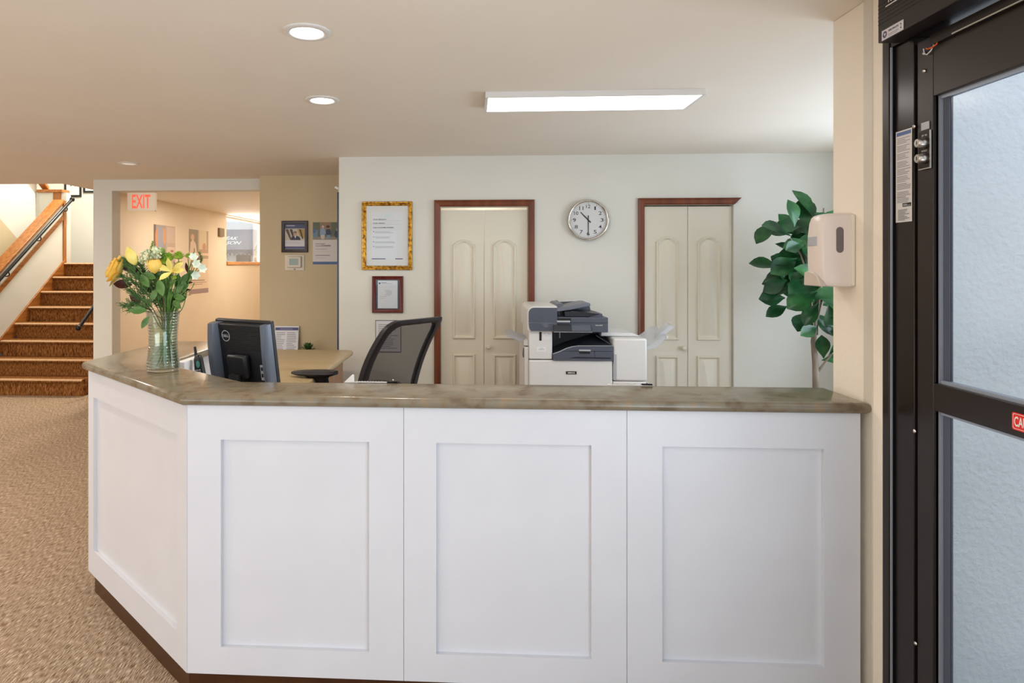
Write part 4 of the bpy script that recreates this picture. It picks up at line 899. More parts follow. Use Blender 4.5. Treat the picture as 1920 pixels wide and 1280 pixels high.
# key plate
a, b = on_x(1725,285,XD-0.021), on_x(1746,285,XD-0.021); za, zb = on_x(1736,318,XD).z, on_x(1736,250,XD).z
kp = eb('key_plate', 'bronze', XD-0.025, XD-0.021, a.y, b.y, za, zb)
eb('plate_edge', 'steel', XD-0.026, XD-0.0225, b.y, b.y-0.003, za, zb, kp); eb('plate_edge', 'steel', XD-0.026, XD-0.0225, a.y, b.y-0.003, za-0.003, za, kp)
for py in (268, 297):
    p = on_x(1733, py, XD-0.025); MB().lathe([(0.016,0), (0.016,-0.008), (0.013,-0.020), (0.011,-0.022)], (p.x-XD, p.y-1.5, p.z), 20, 'x').build('key_cylinder', 'steel', kp, smooth=40)
    MB().box(p.x-XD-0.0226, p.x-XD-0.022, p.y-1.5-0.0012, p.y-1.5+0.0012, p.z-0.005, p.z+0.005).build('key_slot', 'blk', kp)
    text('switch_lettering', 'OFF  ON' if py == 268 else 'HOLD', 0.022, 0.005, 'lwhite', kp, (p.x-XD-0.0005, p.y-1.5, p.z+0.0225), rot=(0,0,-PI/2))
a, b = on_x(1728,240,XD-0.021), on_x(1743,240,XD-0.021)
eb('rating_label', 'plight', XD-0.0225, XD-0.021, a.y, b.y, on_x(1735,247,XD).z, on_x(1735,233,XD).z)
# long instruction label on the jamb panel
def side_sheet(nm, px0, px1, py0, py1, X_, marks):
    a, b = on_x(px0, py0, X_), on_x(px1, py0, X_); w_ = abs(a.y-b.y); zt_ = on_x((px0+px1)/2, py0, X_).z; zb_ = on_x((px0+px1)/2, py1, X_).z
    return sheet(nm, w_, zt_-zb_, marks, ed, (X_-XD-0.0006, (a.y+b.y)/2-1.5, (zt_+zb_)/2), rot=(0,0,-PI/2)), w_, zt_-zb_
side_sheet('instruction_label', 1680, 1710.5, 243.5, 416, XP+0.011, [(214,208,206), (0.06,0.94,0.945,0.985,(78,104,152)), (0.42,0.95,0.165,0.205,(30,28,28)), (0.46,0.7,0.187,0.192,(220,220,220)), (0.46,0.9,0.175,0.179,(220,220,220))]
           + sum([lines(0.1,0.94,z_,z_+0.07,4,(140,134,132),int(z_*100),0.4) for z_ in (0.86,0.775,0.69,0.60,0.52,0.44,0.36,0.27,0.215)], []) + lines(0.15,0.9,0.02,0.145,8,(130,126,126),9,0.5))
# red caution sticker on the mid rail
p = on_x(1898, 790, XD-0.021); zt_, zb_ = on_x(1905, 773, XD-0.021).z, on_x(1905, 806, XD-0.021).z; sw = 0.098
cs = bpy.data.objects.new('caution_sticker', None); C.objects.link(cs); cs.parent = ed; cs.location = (p.x-XD-0.0004, p.y-sw/2-1.5, (zt_+zb_)/2); cs.rotation_euler = (0,0,-PI/2)
hs = (zt_-zb_)/2
MB().pxz(rounded(-sw/2, sw/2, -hs, hs, 0.006), -0.0006, 0).build('backing', 'red', cs)
MB().loft([[(x, -0.0007, z) for x, z in rounded(-sw/2+d, sw/2-d, -hs+d, hs-d, 0.005)] for d in (0.003, 0.0042)], 0, False, False).build('border', 'lwhite', cs)
text('lettering', 'CAUTION', sw*0.86, hs*1.15, 'lwhite', cs, (0,-0.0009,0), bold=0.02)
# automatic operator box above the door
XO = 1.262
f0 = on_x(1646, 82, XO); zb_ = f0.z
op = thing('door_operator', 'dark bronze automatic operator box above the entry door', 'door operator', (XO, f0.y, zb_), -PI/2)
Lb = f0.y-DY1+0.02
MB().box(0, Lb, 0, XP-XO-0.003, 0.0, 0.165).build('housing', 'bronzef', op, bevel=0.003)
for k in range(6): MB().box(0.001, Lb-0.001, -0.0008, 0.0, 0.055+k*0.012, 0.0565+k*0.012).build('groove', 'bronze', op)
lsw = on_x(1654,60,XO).y-on_x(1695,60,XO).y; lx_ = f0.y-on_x(1654,60,XO).y
lz1 = on_x(1675, 47, XO).z-zb_; lz0 = on_x(1675, 66, XO).z-zb_
lb = sheet('service_label', lsw, lz1-lz0, [(214,208,210), ('oval',0.15,0.5,0.10,0.34,(70,66,110)), ('poly',[(0.09,0.62),(0.21,0.62),(0.15,0.3)],(214,208,210)), (0.30,0.78,0.30,0.36,(130,126,150)), (0.30,0.72,0.16,0.21,(150,146,166)), (0.82,0.96,0.2,0.85,(232,230,228))], op, (lx_+lsw/2, -0.0012, (lz0+lz1)/2))
text('phone_lettering', '(800) 498-6792', lsw*0.46, 0.0075, 'lnavy', lb, (lsw*0.05, -0.0006, 0.005), bold=0.02)
text('digit', '2', lsw*0.07, 0.016, 'lblack', lb, (lsw*0.385, -0.0006, 0.001), bold=0.02)
px_ = f0.y-on_x(1661,8,XO).y; pz_ = on_x(1662, 8, XO).z-zb_
text('maker_lettering', 'RC', 0.035, 0.022, 'lwhite', op, (px_+0.03, -0.0012, pz_+0.012), bold=0.02)
MB().box(px_, px_+0.10, -0.0013, -0.0003, pz_-0.008, pz_-0.005).build('lettering_rule', 'lwhite', op)
# wires and track under the operator
tk = thing('door_track', 'dark closer track with a pale edge under the operator box', 'door track', (XP+0.0, DY1+0.03, 2.182))
MB().box(0.001, 0.0135, 0, 0.93, 0, 0.03).build('channel', 'bronze', tk)
MB().box(-0.003, 0.0007, 0.0, 0.84, 0, 0.004).build('edge_strip', 'steel', tk)
p = on_x(1748, 85, XD-0.03)
wr = thing('wire_loop', 'loose orange and white wires hanging under the operator box', 'wire', (XD-0.03, p.y, p.z))
MB().tube([(0,0.025,0.0), (0,0.02,-0.004), (0,0.0,-0.006), (0,-0.018,-0.002), (0,-0.022,0.006), (0,-0.02,0.02)], 0.002, 8).build('orange_wire', 'orange', wr, smooth=60)
MB().tube([(0.004,0.042,0.004), (0.004,0.038,-0.012), (0.004,0.028,-0.018), (0.004,0.012,-0.012), (0.004,0.0,0.0), (0.004,-0.004,0.02)], 0.0018, 8).build('white_wire', 'pwhite', wr, smooth=60)

# ---------------------------------------------------------------- vestibule and street outside
bx('wall_vestibule', 'stucco', 2.75, 2.9, -2.9, 2.299, 0, 3.2)
bx('trim_8', 'pgrey', 2.70, 2.749, -2.9, 2.299, 0.0, 0.12)
bx('floor_vestibule', 'paving', XP+0.16, 2.75, -2.9, 2.299, 0.0005, 0.004)
# ---------------------------------------------------------------- ceiling lights
p0, p1 = on_z(914,171.6,CEIL), on_z(1321,165,CEIL)
fx = thing('ceiling_light', 'long rectangular bright white flat ceiling light over the office', 'ceiling light', ((p0.x+p1.x)/2, p0.y+0.165, CEIL-0.0005))
lw, ld = (p1.x-p0.x)/2+0.01, 0.165
def ringbox(x, y, z0_, z1_, t_, nm, m_, par):
    return MB().loft([[(-x,-y,z1_), (x,-y,z1_), (x,y,z1_), (-x,y,z1_)], [(-x,-y,z0_), (x,-y,z0_), (x,y,z0_), (-x,y,z0_)], [(-x+t_,-y+t_,z0_), (x-t_,-y+t_,z0_), (x-t_,y-t_,z0_), (-x+t_,y-t_,z0_)], [(-x+t_,-y+t_,z1_), (x-t_,-y+t_,z1_), (x-t_,y-t_,z1_), (-x+t_,y-t_,z1_)]], 0, False, False).build(nm, m_, par)
ringbox(lw, ld, -0.03, 0, 0.014, 'frame', 'pwhite', fx)
MB().box(-lw+0.0142, lw-0.0142, -ld+0.0142, ld-0.0142, -0.028, -0.022).build('diffuser', 'lamp', fx)
M['lens_off'] = mat('unlit lens with glow', (236, 232, 226), 0.35, emit=(255, 240, 220), estr=0.35)  # lens of a lamp that is off, given a faint glow
def downlight(x, y, label, on=True):
    t = thing('recessed_downlight', label, 'ceiling light', (x, y, CEIL-0.0005), 0, 'round recessed downlights')
    MB().lathe([(0.091,0), (0.091,-0.004), (0.086,-0.007), (0.066,-0.008), (0.062,-0.004), (0.060,-0.0015)], n=40, cap0=False, cap1=False).build('trim_ring', 'pwhite', t, smooth=50)
    MB().lathe([(0.0598,-0.0012), (0.050,-0.006), (0.03,-0.009), (0.001,-0.010)], n=32).build('lens', 'bulb' if on else 'lens_off', t, smooth=60)
    return t
downlight(-0.634, 2.43, 'nearest and largest of the round recessed downlights')
downlight(-0.813, 3.443, 'lit round recessed downlight behind the nearest one')
downlight(-3.04, 5.515, 'dim round recessed downlight near the stairs', False)

# ---------------------------------------------------------------- passage beyond the tall opening
p = on_y(266.5, 378, 6.98)
ex = thing('exit_sign', 'white exit sign with red glowing letters hung from the passage ceiling', 'exit sign', (p.x, 6.98, p.z), math.radians(2))
ew = on_y(293,378,6.98).x-on_y(241.5,378,6.98).x; eh = on_y(266,362.5,6.98).z-on_y(266,396.5,6.98).z
MB().box(-ew/2, ew/2, -0.022, 0.022, -eh/2, eh/2).build('housing', 'sign_face', ex, bevel=0.004)
MB().box(-ew*0.3, ew*0.3, -0.03, 0.03, eh/2, CEIL-0.001-p.z).build('canopy', 'cream_p', ex)
text('lettering', 'EXIT', ew*0.66, eh*0.76, 'exit_red', ex, (0,-0.0226,0), bold=0.02)
MB().ball((ew/2-0.004,-0.01,-eh/2-0.004), 0.006, 8).build('test_lamp', 'chrome', ex)

def x_item(name, label, cat, px0, px1, pt, pb, X_):
    a, b = on_x(px0, 500, X_), on_x(px1, 500, X_); xm = (px0+px1)/2
    zt_, zb_ = on_x(px0, pt, X_).z, on_x(px0, pb, X_).z
    return thing(name, label, cat, (X_+0.001, (a.y+b.y)/2, (zt_+zb_)/2), PI/2), abs(b.y-a.y), zt_-zb_
t, w, h = x_item('poster', 'tall poster of blurred figures on the passage wall, left of the other poster', 'poster', 288, 328.5, 420, 532, XL)
sheet('printed_sheet', w, h, [(186,160,142), (0,0.55,0.45,1,(158,146,142)), (0,0.1,0.3,1,(112,92,86)), ('oval',0.14,0.78,0.07,0.16,(206,138,94)), ('oval',0.48,0.82,0.09,0.15,(196,148,112)), (0.18,0.4,0.6,0.95,(150,150,162)), ('oval',0.28,0.38,0.3,0.12,(92,72,78)), ('oval',0.1,0.42,0.12,0.1,(84,88,120)), (0.6,1,0.45,0.6,(206,184,162)), (0.62,0.98,0.60,0.63,(214,190,168)), ('oval',0.84,0.56,0.08,0.02,(170,100,74)), (0.6,1,0.7,0.98,(196,172,154)), (0,1,0,0.28,(212,188,168)), (0.1,0.7,0.14,0.17,(150,120,110)), (0.1,0.6,0.08,0.1,(150,120,110))], t)
t, w, h = x_item('poster', 'tall poster of two people at a table on the passage wall beside the window', 'poster', 354, 390.5, 429, 552, XL)
sheet('printed_sheet', w, h, [(222,196,168), (0,1,0.55,1,(176,152,120)), (0,0.45,0.66,1,(140,124,96)), (0.5,0.9,0.7,1,(212,192,160)), ('oval',0.18,0.88,0.09,0.05,(214,164,138)), ('poly',[(0.04,0.62),(0.08,0.8),(0.2,0.85),(0.34,0.78),(0.42,0.62)],(216,190,170)), ('oval',0.78,0.74,0.10,0.06,(196,146,116)), ('poly',[(0.6,0.62),(0.66,0.7),(0.9,0.7),(0.96,0.62)],(186,150,126)), (0.1,1,0.6,0.64,(224,194,166)), (0.15,0.7,0.53,0.59,(140,112,98)), (0.3,0.5,0.48,0.55,(66,52,48)), (0.05,0.8,0.2,0.215,(150,122,112)), (0.05,0.9,0.17,0.18,(160,132,120)), (0.05,0.7,0.14,0.15,(160,132,120)), (0,1,0,0.075,(156,130,128))], t)
t, w, h = x_item('wall_sconce', 'small taupe box wall light beside the passage window', 'wall light', 408.5, 417.5, 427, 443, XL)
MB().box(-w/2, w/2, -0.035, 0, -h/2, h/2).build('box', 'sconce', t, bevel=0.006)
MB().box(-w*0.3, w*0.3, -0.0365, -0.0345, -h*0.3, h*0.25).build('grille', 'sconce', t)
# pictures on the landing wall
for px0, px1, pb, lab in ((121.5, 153, 369, 'black framed picture high on the landing wall beside the oak post'), (157, 190, 361, 'black framed picture high on the landing wall beside the hall column')):
    a, b = on_y(px0, pb, 10.149), on_y(px1, pb, 10.149); w = b.x-a.x; h = 0.42
    t = thing('picture_frame', lab, 'picture frame', ((a.x+b.x)/2, 10.149, a.z+h/2), 0)
    MB().frame(w, h, [(0,0), (0,0.016), (0.004,0.02), (0.026,0.018), (0.03,0.006)]).build('moulding', 'blk', t, smooth=30)
    sheet('print', w-0.05, h-0.05, [(226,226,226), (0.3,0.38,0.40,0.44,(40,40,44)), (0.62,0.66,0.36,0.39,(60,60,64)), (0.2,0.8,0.55,0.9,(206,208,206))], t, (0,-0.004,0))

# ---------------------------------------------------------------- street beyond the passage window
bx('ground_street', 'paving', -14, XL-0.15, 10.3, 22, -0.08, -0.02)
sf = thing('shop_building', 'white shop front across the street seen through the passage window', 'building', (-5.6, 15.53, 0))
MB().box(-3.0, 2.2, 0, 0.3, -0.02, 3.4).build('wall', 'shop', sf)
q0, q1 = on_y(443, 478, 15.5), on_y(469, 478, 15.5)
wf = MB().box(q0.x+5.6, q1.x+5.6, -0.03, -0.0005, 0.9, q0.z).build('shop_window', 'shopglass', sf)
MB().box(q0.x+5.6-0.04, q1.x+5.6+0.06, -0.05, -0.031, q0.z, q0.z+0.03).build('window_head', 'shop', wf)
MB().box(on_y(477,480,15.5).x+5.6, on_y(480,480,15.5).x+5.6, -0.03, -0.0005, 1.4, on_y(478,483,15.5).z).build('notice_board', 'sconce', sf)
aw = thing('shop_awning', 'grey scalloped awning with white slanted lettering across the street', 'awning', (-5.6, 15.1, 0))
yt, yb_ = 15.5, 15.2
zt_, zb_ = on_y(440, 431, yt).z, on_y(440, 468, yb_).z
xl, xr = -7.6, on_y(476, 468, yb_).x
MB().prism([(xl+5.6, yb_-15.1, zb_), (xr+5.6, yb_-15.1, zb_), (xr+5.6+0.10, yt-15.1, zt_), (xl+5.6, yt-15.1, zt_)], (0,0.004,0.012)).build('canvas', 'awn', aw)
MB().prism([(xr+5.6+0.002, yb_-15.1, zb_-0.02), (xr+5.6+0.10, yt-15.1, zt_), (xr+5.6+0.3, yt-15.1, zb_-0.02)], (0.01,0,0)).build('end_panel', 'awn_d', aw)
sc = []; n = 22
for k in range(n*6+1):
    x = xl+5.6+(xr-xl)*k/(n*6); sc.append((x, zb_-0.09-0.045*abs(math.sin(PI*k/6))))
MB().pxz([(xl+5.6, zb_)]+sc+[(xr+5.6, zb_)], yb_-15.1-0.006, yb_-15.1-0.001).build('valance', 'awn_d', aw)
ta = math.atan2(zt_-zb_, yt-yb_)
for s, py0, py1, pxa, pxb in (('EAK', 444, 450.5, 417.5, 443), ('SON', 452, 459, 421, 450)):
    a, b = on_y(pxa, (py0+py1)/2, 15.2), on_y(pxb, (py0+py1)/2, 15.2); f = ((py0+py1)/2-431)/(468-431)
    y = yt+(yb_-yt)*f; z = zt_+(zb_-zt_)*f
    text('awning_lettering', s, b.x-a.x, 0.085*abs(1/math.sin(ta)), 'lwhite', aw, ((a.x+b.x)/2+5.6, y-15.1-0.012, z+0.004), shear=0.35, bold=0.03, rot=(ta-PI/2, 0, 0))
sh_ = thing('street_shrub', 'bright green leafy shrub outside the passage window edge', 'shrub', (on_y(420.5,480,12.6).x, 12.6, -0.02))
MB().tube([(0,0,0), (0.02,0.02,0.8), (-0.02,0,1.6)], [0.03,0.025,0.01], 8).build('stem', 'stemb', sh_, smooth=60)
m = MB(); r = random.Random(5)
for k in range(34):
    a = r.uniform(0, 2*PI); zz = r.uniform(1.2, 1.95); rr_ = r.uniform(0.0, 0.06)
    d = Vector((math.cos(a), math.sin(a), r.uniform(-0.4, 0.6))); m.leaf((rr_*math.cos(a), rr_*math.sin(a), zz), d, (0,0,1), 0.07, 0.035, 0.6, n=4)
m.build('foliage', 'leaf2', sh_, smooth=60)

# ---------------------------------------------------------------- glass vase with cut flowers, standing on the counter
V0 = on_z(306, 694.5, T1); VZ = T1+0.0008
vs = thing('glass_vase', 'ribbed clear glass vase of cut flowers on the counter corner', 'vase', (V0.x, V0.y, VZ))
def vr(z):   # outer radius
    pts = [(0,0.064), (0.02,0.069), (0.06,0.064), (0.11,0.0585), (0.17,0.059), (0.22,0.064), (0.258,0.069)]
    for (a, ra), (b, rb) in zip(pts, pts[1:]):
        if z <= b: return ra+(rb-ra)*(z-a)/(b-a)
    return pts[-1][1]
prof = [(0.058,0.0)]
for k in range(1, 131):
    z = 0.258*k/130; prof.append((vr(z)+0.0017*math.sin(2*PI*z/0.0125), z))
prof += [(0.0675,0.2595), (0.0655,0.258)]+[(vr(0.258*k/40)-0.0045, 0.258*k/40) for k in range(39, 1, -1)]+[(0.05,0.010), (0.001,0.010)]
MB().lathe([(0.001,0.0)]+prof, n=56, cap0=True, cap1=True).build('glass', 'glass', vs, smooth=180)
MB().lathe([(0.001,0.0112), (0.049,0.0112)]+[(vr(0.19*k/20)-0.0056, 0.0135+0.19*k/20) for k in range(0, 21)]+[(0.001,0.2036)], n=40).build('water', 'water', vs, smooth=60)
W0 = Vector((V0.x, V0.y, VZ))
def fl(X_, Y_, d=0.0): return Vector(((X_-576)*0.00051, d, (1161-Y_)*0.00051))
def spline(pts, n=8):
    pts = [Vector(p) for p in pts]; out = []
    P = [pts[0]]+pts+[pts[-1]]
    for i in range(1, len(P)-2):
        for k in range(n):
            t = k/n; a, b, c, d = P[i-1], P[i], P[i+1], P[i+2]
            out.append(0.5*((2*b)+(c-a)*t+(2*a-5*b+4*c-d)*t*t+(3*b-a-3*c+d)*t**3))
    return out+[pts[-1]]
def flower(name, label, cat='flower'): return thing(name, label, cat, W0, 0, 'cut flowers in the glass vase')
def stem(par, pts, r0=0.0028, r1=0.0022, m_='stemg', nm='stem'):
    s_ = spline(pts); return MB().tube(s_, [r0+(r1-r0)*i/(len(s_)-1) for i in range(len(s_))], 8).build(nm, m_, par, smooth=60)
def basis(d):
    d = Vector(d).normalized(); a = d.cross(Vector((0,0,1)) if abs(d.z) < 0.9 else Vector((1,0,0))).normalized(); return d, a, d.cross(a)
def cup_bloom(par, c, d, R_, m_, layers, seed=1, nm='bloom'):
    d, a, b = basis(d); q = MB(); r = random.Random(seed); c = Vector(c)
    for (n_, r0, spread, hgt, wdt) in layers:
        ph = r.uniform(0, 6)
        for k in range(n_):
            t0 = ph+2*PI*k/n_+r.uniform(-0.1, 0.1); rows = []
            for i in range(6):
                v = i/5; rad = R_*(r0*math.sin(min(1, v*1.3)*PI/2)+spread*v*v); zz = R_*hgt*(v**1.2)*(1+r.uniform(-0.03,0.03)); wd = wdt*math.sin(PI*(0.12+0.76*v))**0.6
                rows.append([c+d*(zz-R_*0.8+(0.04*R_ if j in (0,4) else 0))+(a*math.cos(t0+wd*(j-2)/2)+b*math.sin(t0+wd*(j-2)/2))*rad*(1+0.04*r.uniform(-1,1)) for j in range(5)])
            q.loft(rows, 0, False, False, closed=False)
    return q.build(nm, m_, par, smooth=80)
f = flower('ranunculus', 'large yellow bloom at the far left of the bouquet')
stem(f, [fl(240,350,-0.03), fl(330,460,-0.035), fl(480,620,-0.03), fl(560,760,-0.03), fl(640,900,0.0), fl(690,1110,0.02)], 0.0032)
cup_bloom(f, fl(192,298,-0.035), (-0.72,-0.35,0.35), 0.041, 'yellow', [(5,0.45,0.05,1.5,0.9), (6,0.7,0.1,1.45,0.8), (7,0.9,0.2,1.3,0.75), (7,1.0,0.55,1.0,0.7), (6,0.95,0.9,0.55,0.6)], 2)
MB().ball(fl(240,350,-0.032), 0.009, 10, 0, (0.8,0.8,1.1)).build('calyx', 'stemg', f, smooth=60)
f = flower('ranunculus', 'round yellow cup-shaped bloom in the front middle of the bouquet')
stem(f, [fl(575,370,-0.06), fl(600,430,-0.058), fl(628,560,-0.05), fl(620,700,-0.035), fl(600,850,-0.01), fl(590,980,0.0), fl(550,1130,0.03)], 0.0026, 0.0024, 'stemb')
cup_bloom(f, fl(566,290,-0.065), (0.05,-0.12,0.95), 0.030, 'yellow', [(4,0.4,-0.08,2.05,1.0), (5,0.7,-0.12,2.1,0.9), (6,0.95,-0.16,2.05,0.8), (6,1.08,-0.10,1.9,0.75)], 5)
f = flower('lily_bud', 'tall pale yellow closed lily bud at the top left of the bouquet')
stem(f, [fl(405,265,-0.065), fl(470,400,-0.03), fl(540,600,0.0), fl(570,760,0.0), fl(600,900,0.01), fl(610,1120,0.0)], 0.003, 0.003)
q = MB(); d = (fl(335,108)-fl(410,262)); L = d.length; dn, a_, b_ = basis(d); rings = []
for k in range(11):
    v = k/10; rr_ = 0.0225*math.sin(PI*min(0.985, max(0.03, v**0.85)))**0.75; rings.append([fl(405,262,-0.065)+d*v+(a_*math.cos(j*PI/9)+b_*math.sin(j*PI/9))*rr_*(1+0.07*math.cos(3*j*PI/9)) for j in range(18)])
q.loft(rings).build('bud', 'yellow_p', f, smooth=60)
f = flower('lily_bloom', 'open pale yellow lily low at the right of the bouquet')
c = fl(700,320,-0.05); stem(f, [c, fl(680,450,-0.03), fl(640,640,-0.01), fl(620,800,0.0), fl(560,1000,0.0)], 0.003)
q = MB()
for (x, y, z) in ((0.055,-0.02,0.045), (0.062,-0.03,0.012), (-0.035,-0.02,0.02), (0.0,-0.04,0.05), (0.025,0.03,0.05), (-0.02,-0.045,-0.02)): q.leaf(c, (x,y,z), (0.1,-1,0.4), 0.07, 0.026, 0.35, 0.3, shape=0.6)
q.build('petals', 'yellow_p', f, smooth=70)
q = MB()
for k in range(5): q.tube([c, c+Vector((0.02+0.004*k,-0.03,0.01*k-0.01))], 0.0008, 5)
q.build('stamens', 'yellow', f)
f = flower('stock_bloom', 'cream white fluffy cluster bloom at the top of the bouquet')
stem(f, [fl(500,240,-0.05), fl(540,420,-0.03), fl(575,640,0.0), fl(590,900,-0.01), fl(480,1080,-0.02)], 0.003)
q = MB(); r = random.Random(9)
for k in range(95):
    a = r.uniform(0, 2*PI); el = r.uniform(-0.7, 1.5); off = fl(496,205,-0.055) if k < 60 else fl(552,168,-0.05)
    R_ = 0.031 if k < 60 else 0.024
    p = off+Vector((math.cos(a)*math.cos(el), math.sin(a)*math.cos(el), math.sin(el)*1.1))*R_*r.uniform(0.75, 1.05)
    dd = (p-off).normalized()
    for j in range(4): q.leaf(p, dd*0.5+Vector((r.uniform(-1,1), r.uniform(-1,1), r.uniform(-1,1))), dd, 0.0125, 0.012, 0.3, 0.1, n=2)
q.build('florets', 'cream_f', f, smooth=60)
q = MB(); q.leaf(fl(540,190,-0.01), fl(585,105)-fl(540,190), (0,-1,0.2), 0.045, 0.026, 0.1, 0.35, shape=0.5); q.leaf(fl(555,190,0.0), fl(575,110)-fl(540,190), (0.5,-1,0.2), 0.04, 0.022, 0.1, 0.35)
q.build('bud_leaves', 'leaf_lt', f, smooth=60)
f = flower('snapdragon_tip', 'slim light green spike standing highest in the bouquet')
stem(f, [fl(466,60,0.02), fl(452,140,0.02), fl(470,300,0.02), fl(560,640,0.02), fl(600,1000,0.01)], 0.0022, 0.003)
q = MB(); r = random.Random(2)
for k in range(26):
    v = k/25; p = fl(466-16*v, 62+95*v, 0.02); a = k*2.4; q.leaf(p, (math.cos(a), math.sin(a), 1.2), (0,0,1), 0.010+0.008*v, 0.006+0.004*v, 0.2, n=3)
q.build('spike', 'leaf_lt', f, smooth=60)
for i, (x, y, dpt, rr_, lab) in enumerate(((662,205,-0.04,0.024,'lime green button flower left of the three at the right of the bouquet'), (742,192,-0.035,0.024,'lime green button flower between two others, above the open lily'), (640,242,-0.05,0.019,'small lime green button flower beside the front yellow cup'), (820,190,-0.03,0.014,'small lime green bud beside the white blooms'), (742,369,-0.07,0.011,'flat lime green button flower lowest among the right-hand stems'))):
    f = flower('button_chrysanthemum', lab)
    stem(f, [fl(x,y+14,dpt), fl(x-8,y+140,dpt+0.01), fl(x*0.55+290,620,-0.02+0.01*i), fl(620-6*i,800,0.0), fl(600+22*i,1100,0.02)], 0.0019, 0.0022)
    q = MB(); c = fl(x,y,dpt); r = random.Random(i)
    q.ball(c, rr_*0.8, 12, 0, (1,1,0.62))
    for k in range(60):
        a = k*2.39996; el = 1.45-1.75*k/60; dd = Vector((math.cos(a)*math.cos(el), math.sin(a)*math.cos(el), math.sin(el)*0.7)); q.leaf(c+dd*rr_*0.6, dd+Vector((0,0,0.25)), (0,0,1), rr_*0.62, rr_*0.34, -0.2, 0.3, n=2)
    q.build('bloom', 'lime', f, smooth=60)
for i, (x, y, lab) in enumerate(((862,212,'upper white star-shaped bloom at the right edge of the bouquet'), (888,262,'middle white bloom at the right edge of the bouquet'), (938,292,'outermost white bloom at the right edge of the bouquet'), (890,338,'lowest white bloom at the right edge of the bouquet, with a greenish throat'))):
    f = flower('alstroemeria', lab); c = fl(x,y,-0.03-0.006*i)
    stem(f, [c, fl(830,380,-0.025), fl(770,480,-0.02), fl(700,640,-0.01), fl(640,850,0.0), fl(520+40*i,1110,0.01)], 0.0016, 0.0026)
    q = MB(); ax = Vector(((x-760)/180.0, -0.9, (300-y)/140.0)).normalized(); dn, a_, b_ = basis(ax)
    for k in range(6):
        t = 2*PI*k/6+i; q.leaf(c, dn*0.75+(a_*math.cos(t)+b_*math.sin(t))*0.85, dn, 0.030, 0.017, -0.25, 0.3, shape=0.6, n=4)
    q.build('petals', 'white_f', f, smooth=70)
f = flower('veronica_tip', 'curled dark green tip above the white blooms'); stem(f, [fl(905,158,-0.02), fl(925,210,-0.02), fl(900,270,-0.02), fl(800,440,-0.01), fl(690,650,0.0), fl(600,900,0.0)], 0.0018, 0.0022)
q = MB()
for k in range(34):
    v = k/33; p = fl(905+20*math.sin(v*2.6), 158+100*v, -0.02); a = k*2.4; q.leaf(p, (math.cos(a), math.sin(a), 0.8), (0,0,1), 0.012, 0.008, 0.3, n=3)
q.build('spike', 'juniper', f, smooth=60)
def sprig(name, label, m_, pts, leaves, Lf, Wf, stm='stemb', curl=0.2, shape=0.5):
    f = flower(name, label, 'foliage'); stem(f, pts, 0.0016, 0.0024, stm)
    q = MB()
    for (x, y, dp, ang, s_) in leaves:
        d = Vector((math.cos(math.radians(ang)), -0.25, math.sin(math.radians(ang)))); q.leaf(fl(x,y,dp), d, (0.1,-0.9,0.3), Lf*s_, Wf*s_, curl, 0.2, shape=shape)
    q.build('leaves', m_, f, smooth=70); return f
sprig('burgundy_foliage', 'burgundy leaves at the left of the bouquet', 'burg', [fl(300,330,-0.02), fl(380,480,-0.02), fl(500,640,-0.01), fl(610,900,0.0), fl(660,1100,0.0)], [(330,330,-0.02,125,1.3), (340,350,-0.02,80,1.0), (338,430,-0.03,175,1.3), (415,585,-0.03,140,1.0), (400,390,-0.02,100,1.0), (420,400,-0.01,300,0.8), (300,300,-0.01,60,0.9)], 0.062, 0.032)
sprig('burgundy_foliage', 'burgundy leaf tips among the right-hand stems of the bouquet', 'burg', [fl(800,340,0.0), fl(770,480,0.0), fl(690,640,0.0), fl(620,900,0.0), fl(560,1100,0.0)], [(770,480,-0.02,12,0.6), (780,415,-0.02,6,0.7), (800,400,0.0,80,0.9), (790,330,0.0,95,0.8)], 0.06, 0.018)
f = sprig('ruscus_foliage', 'broad green leaves between the yellow blooms', 'leaf2', [fl(500,330,-0.02), fl(540,520,-0.02), fl(590,700,-0.01), fl(600,900,0.0), fl(520,1120,0.0)], [(500,310,-0.045,280,1.0), (455,330,-0.05,-20,1.1), (600,380,-0.065,-70,1.3), (440,340,-0.06,-50,1.2), (505,640,-0.07,178,1.25), (520,690,-0.066,240,1.0), (700,520,-0.04,-10,1.0), (720,500,-0.04,40,0.9), (780,380,-0.03,-80,1.0), (560,460,-0.04,250,1.0), (600,480,-0.02,70,1.1), (640,160,-0.01,215,1.0), (560,560,-0.02,80,1.2), (690,560,-0.03,-40,0.9), (740,450,-0.01,60,1.2), (690,470,0.01,80,1.2), (520,400,0.01,100,1.2), (480,500,0.0,140,1.1), (640,350,-0.01,100,1.2), (720,580,-0.03,30,1.0), (770,400,0.0,50,1.1), (540,420,-0.03,60,1.1)], 0.06, 0.028, 'stemg')
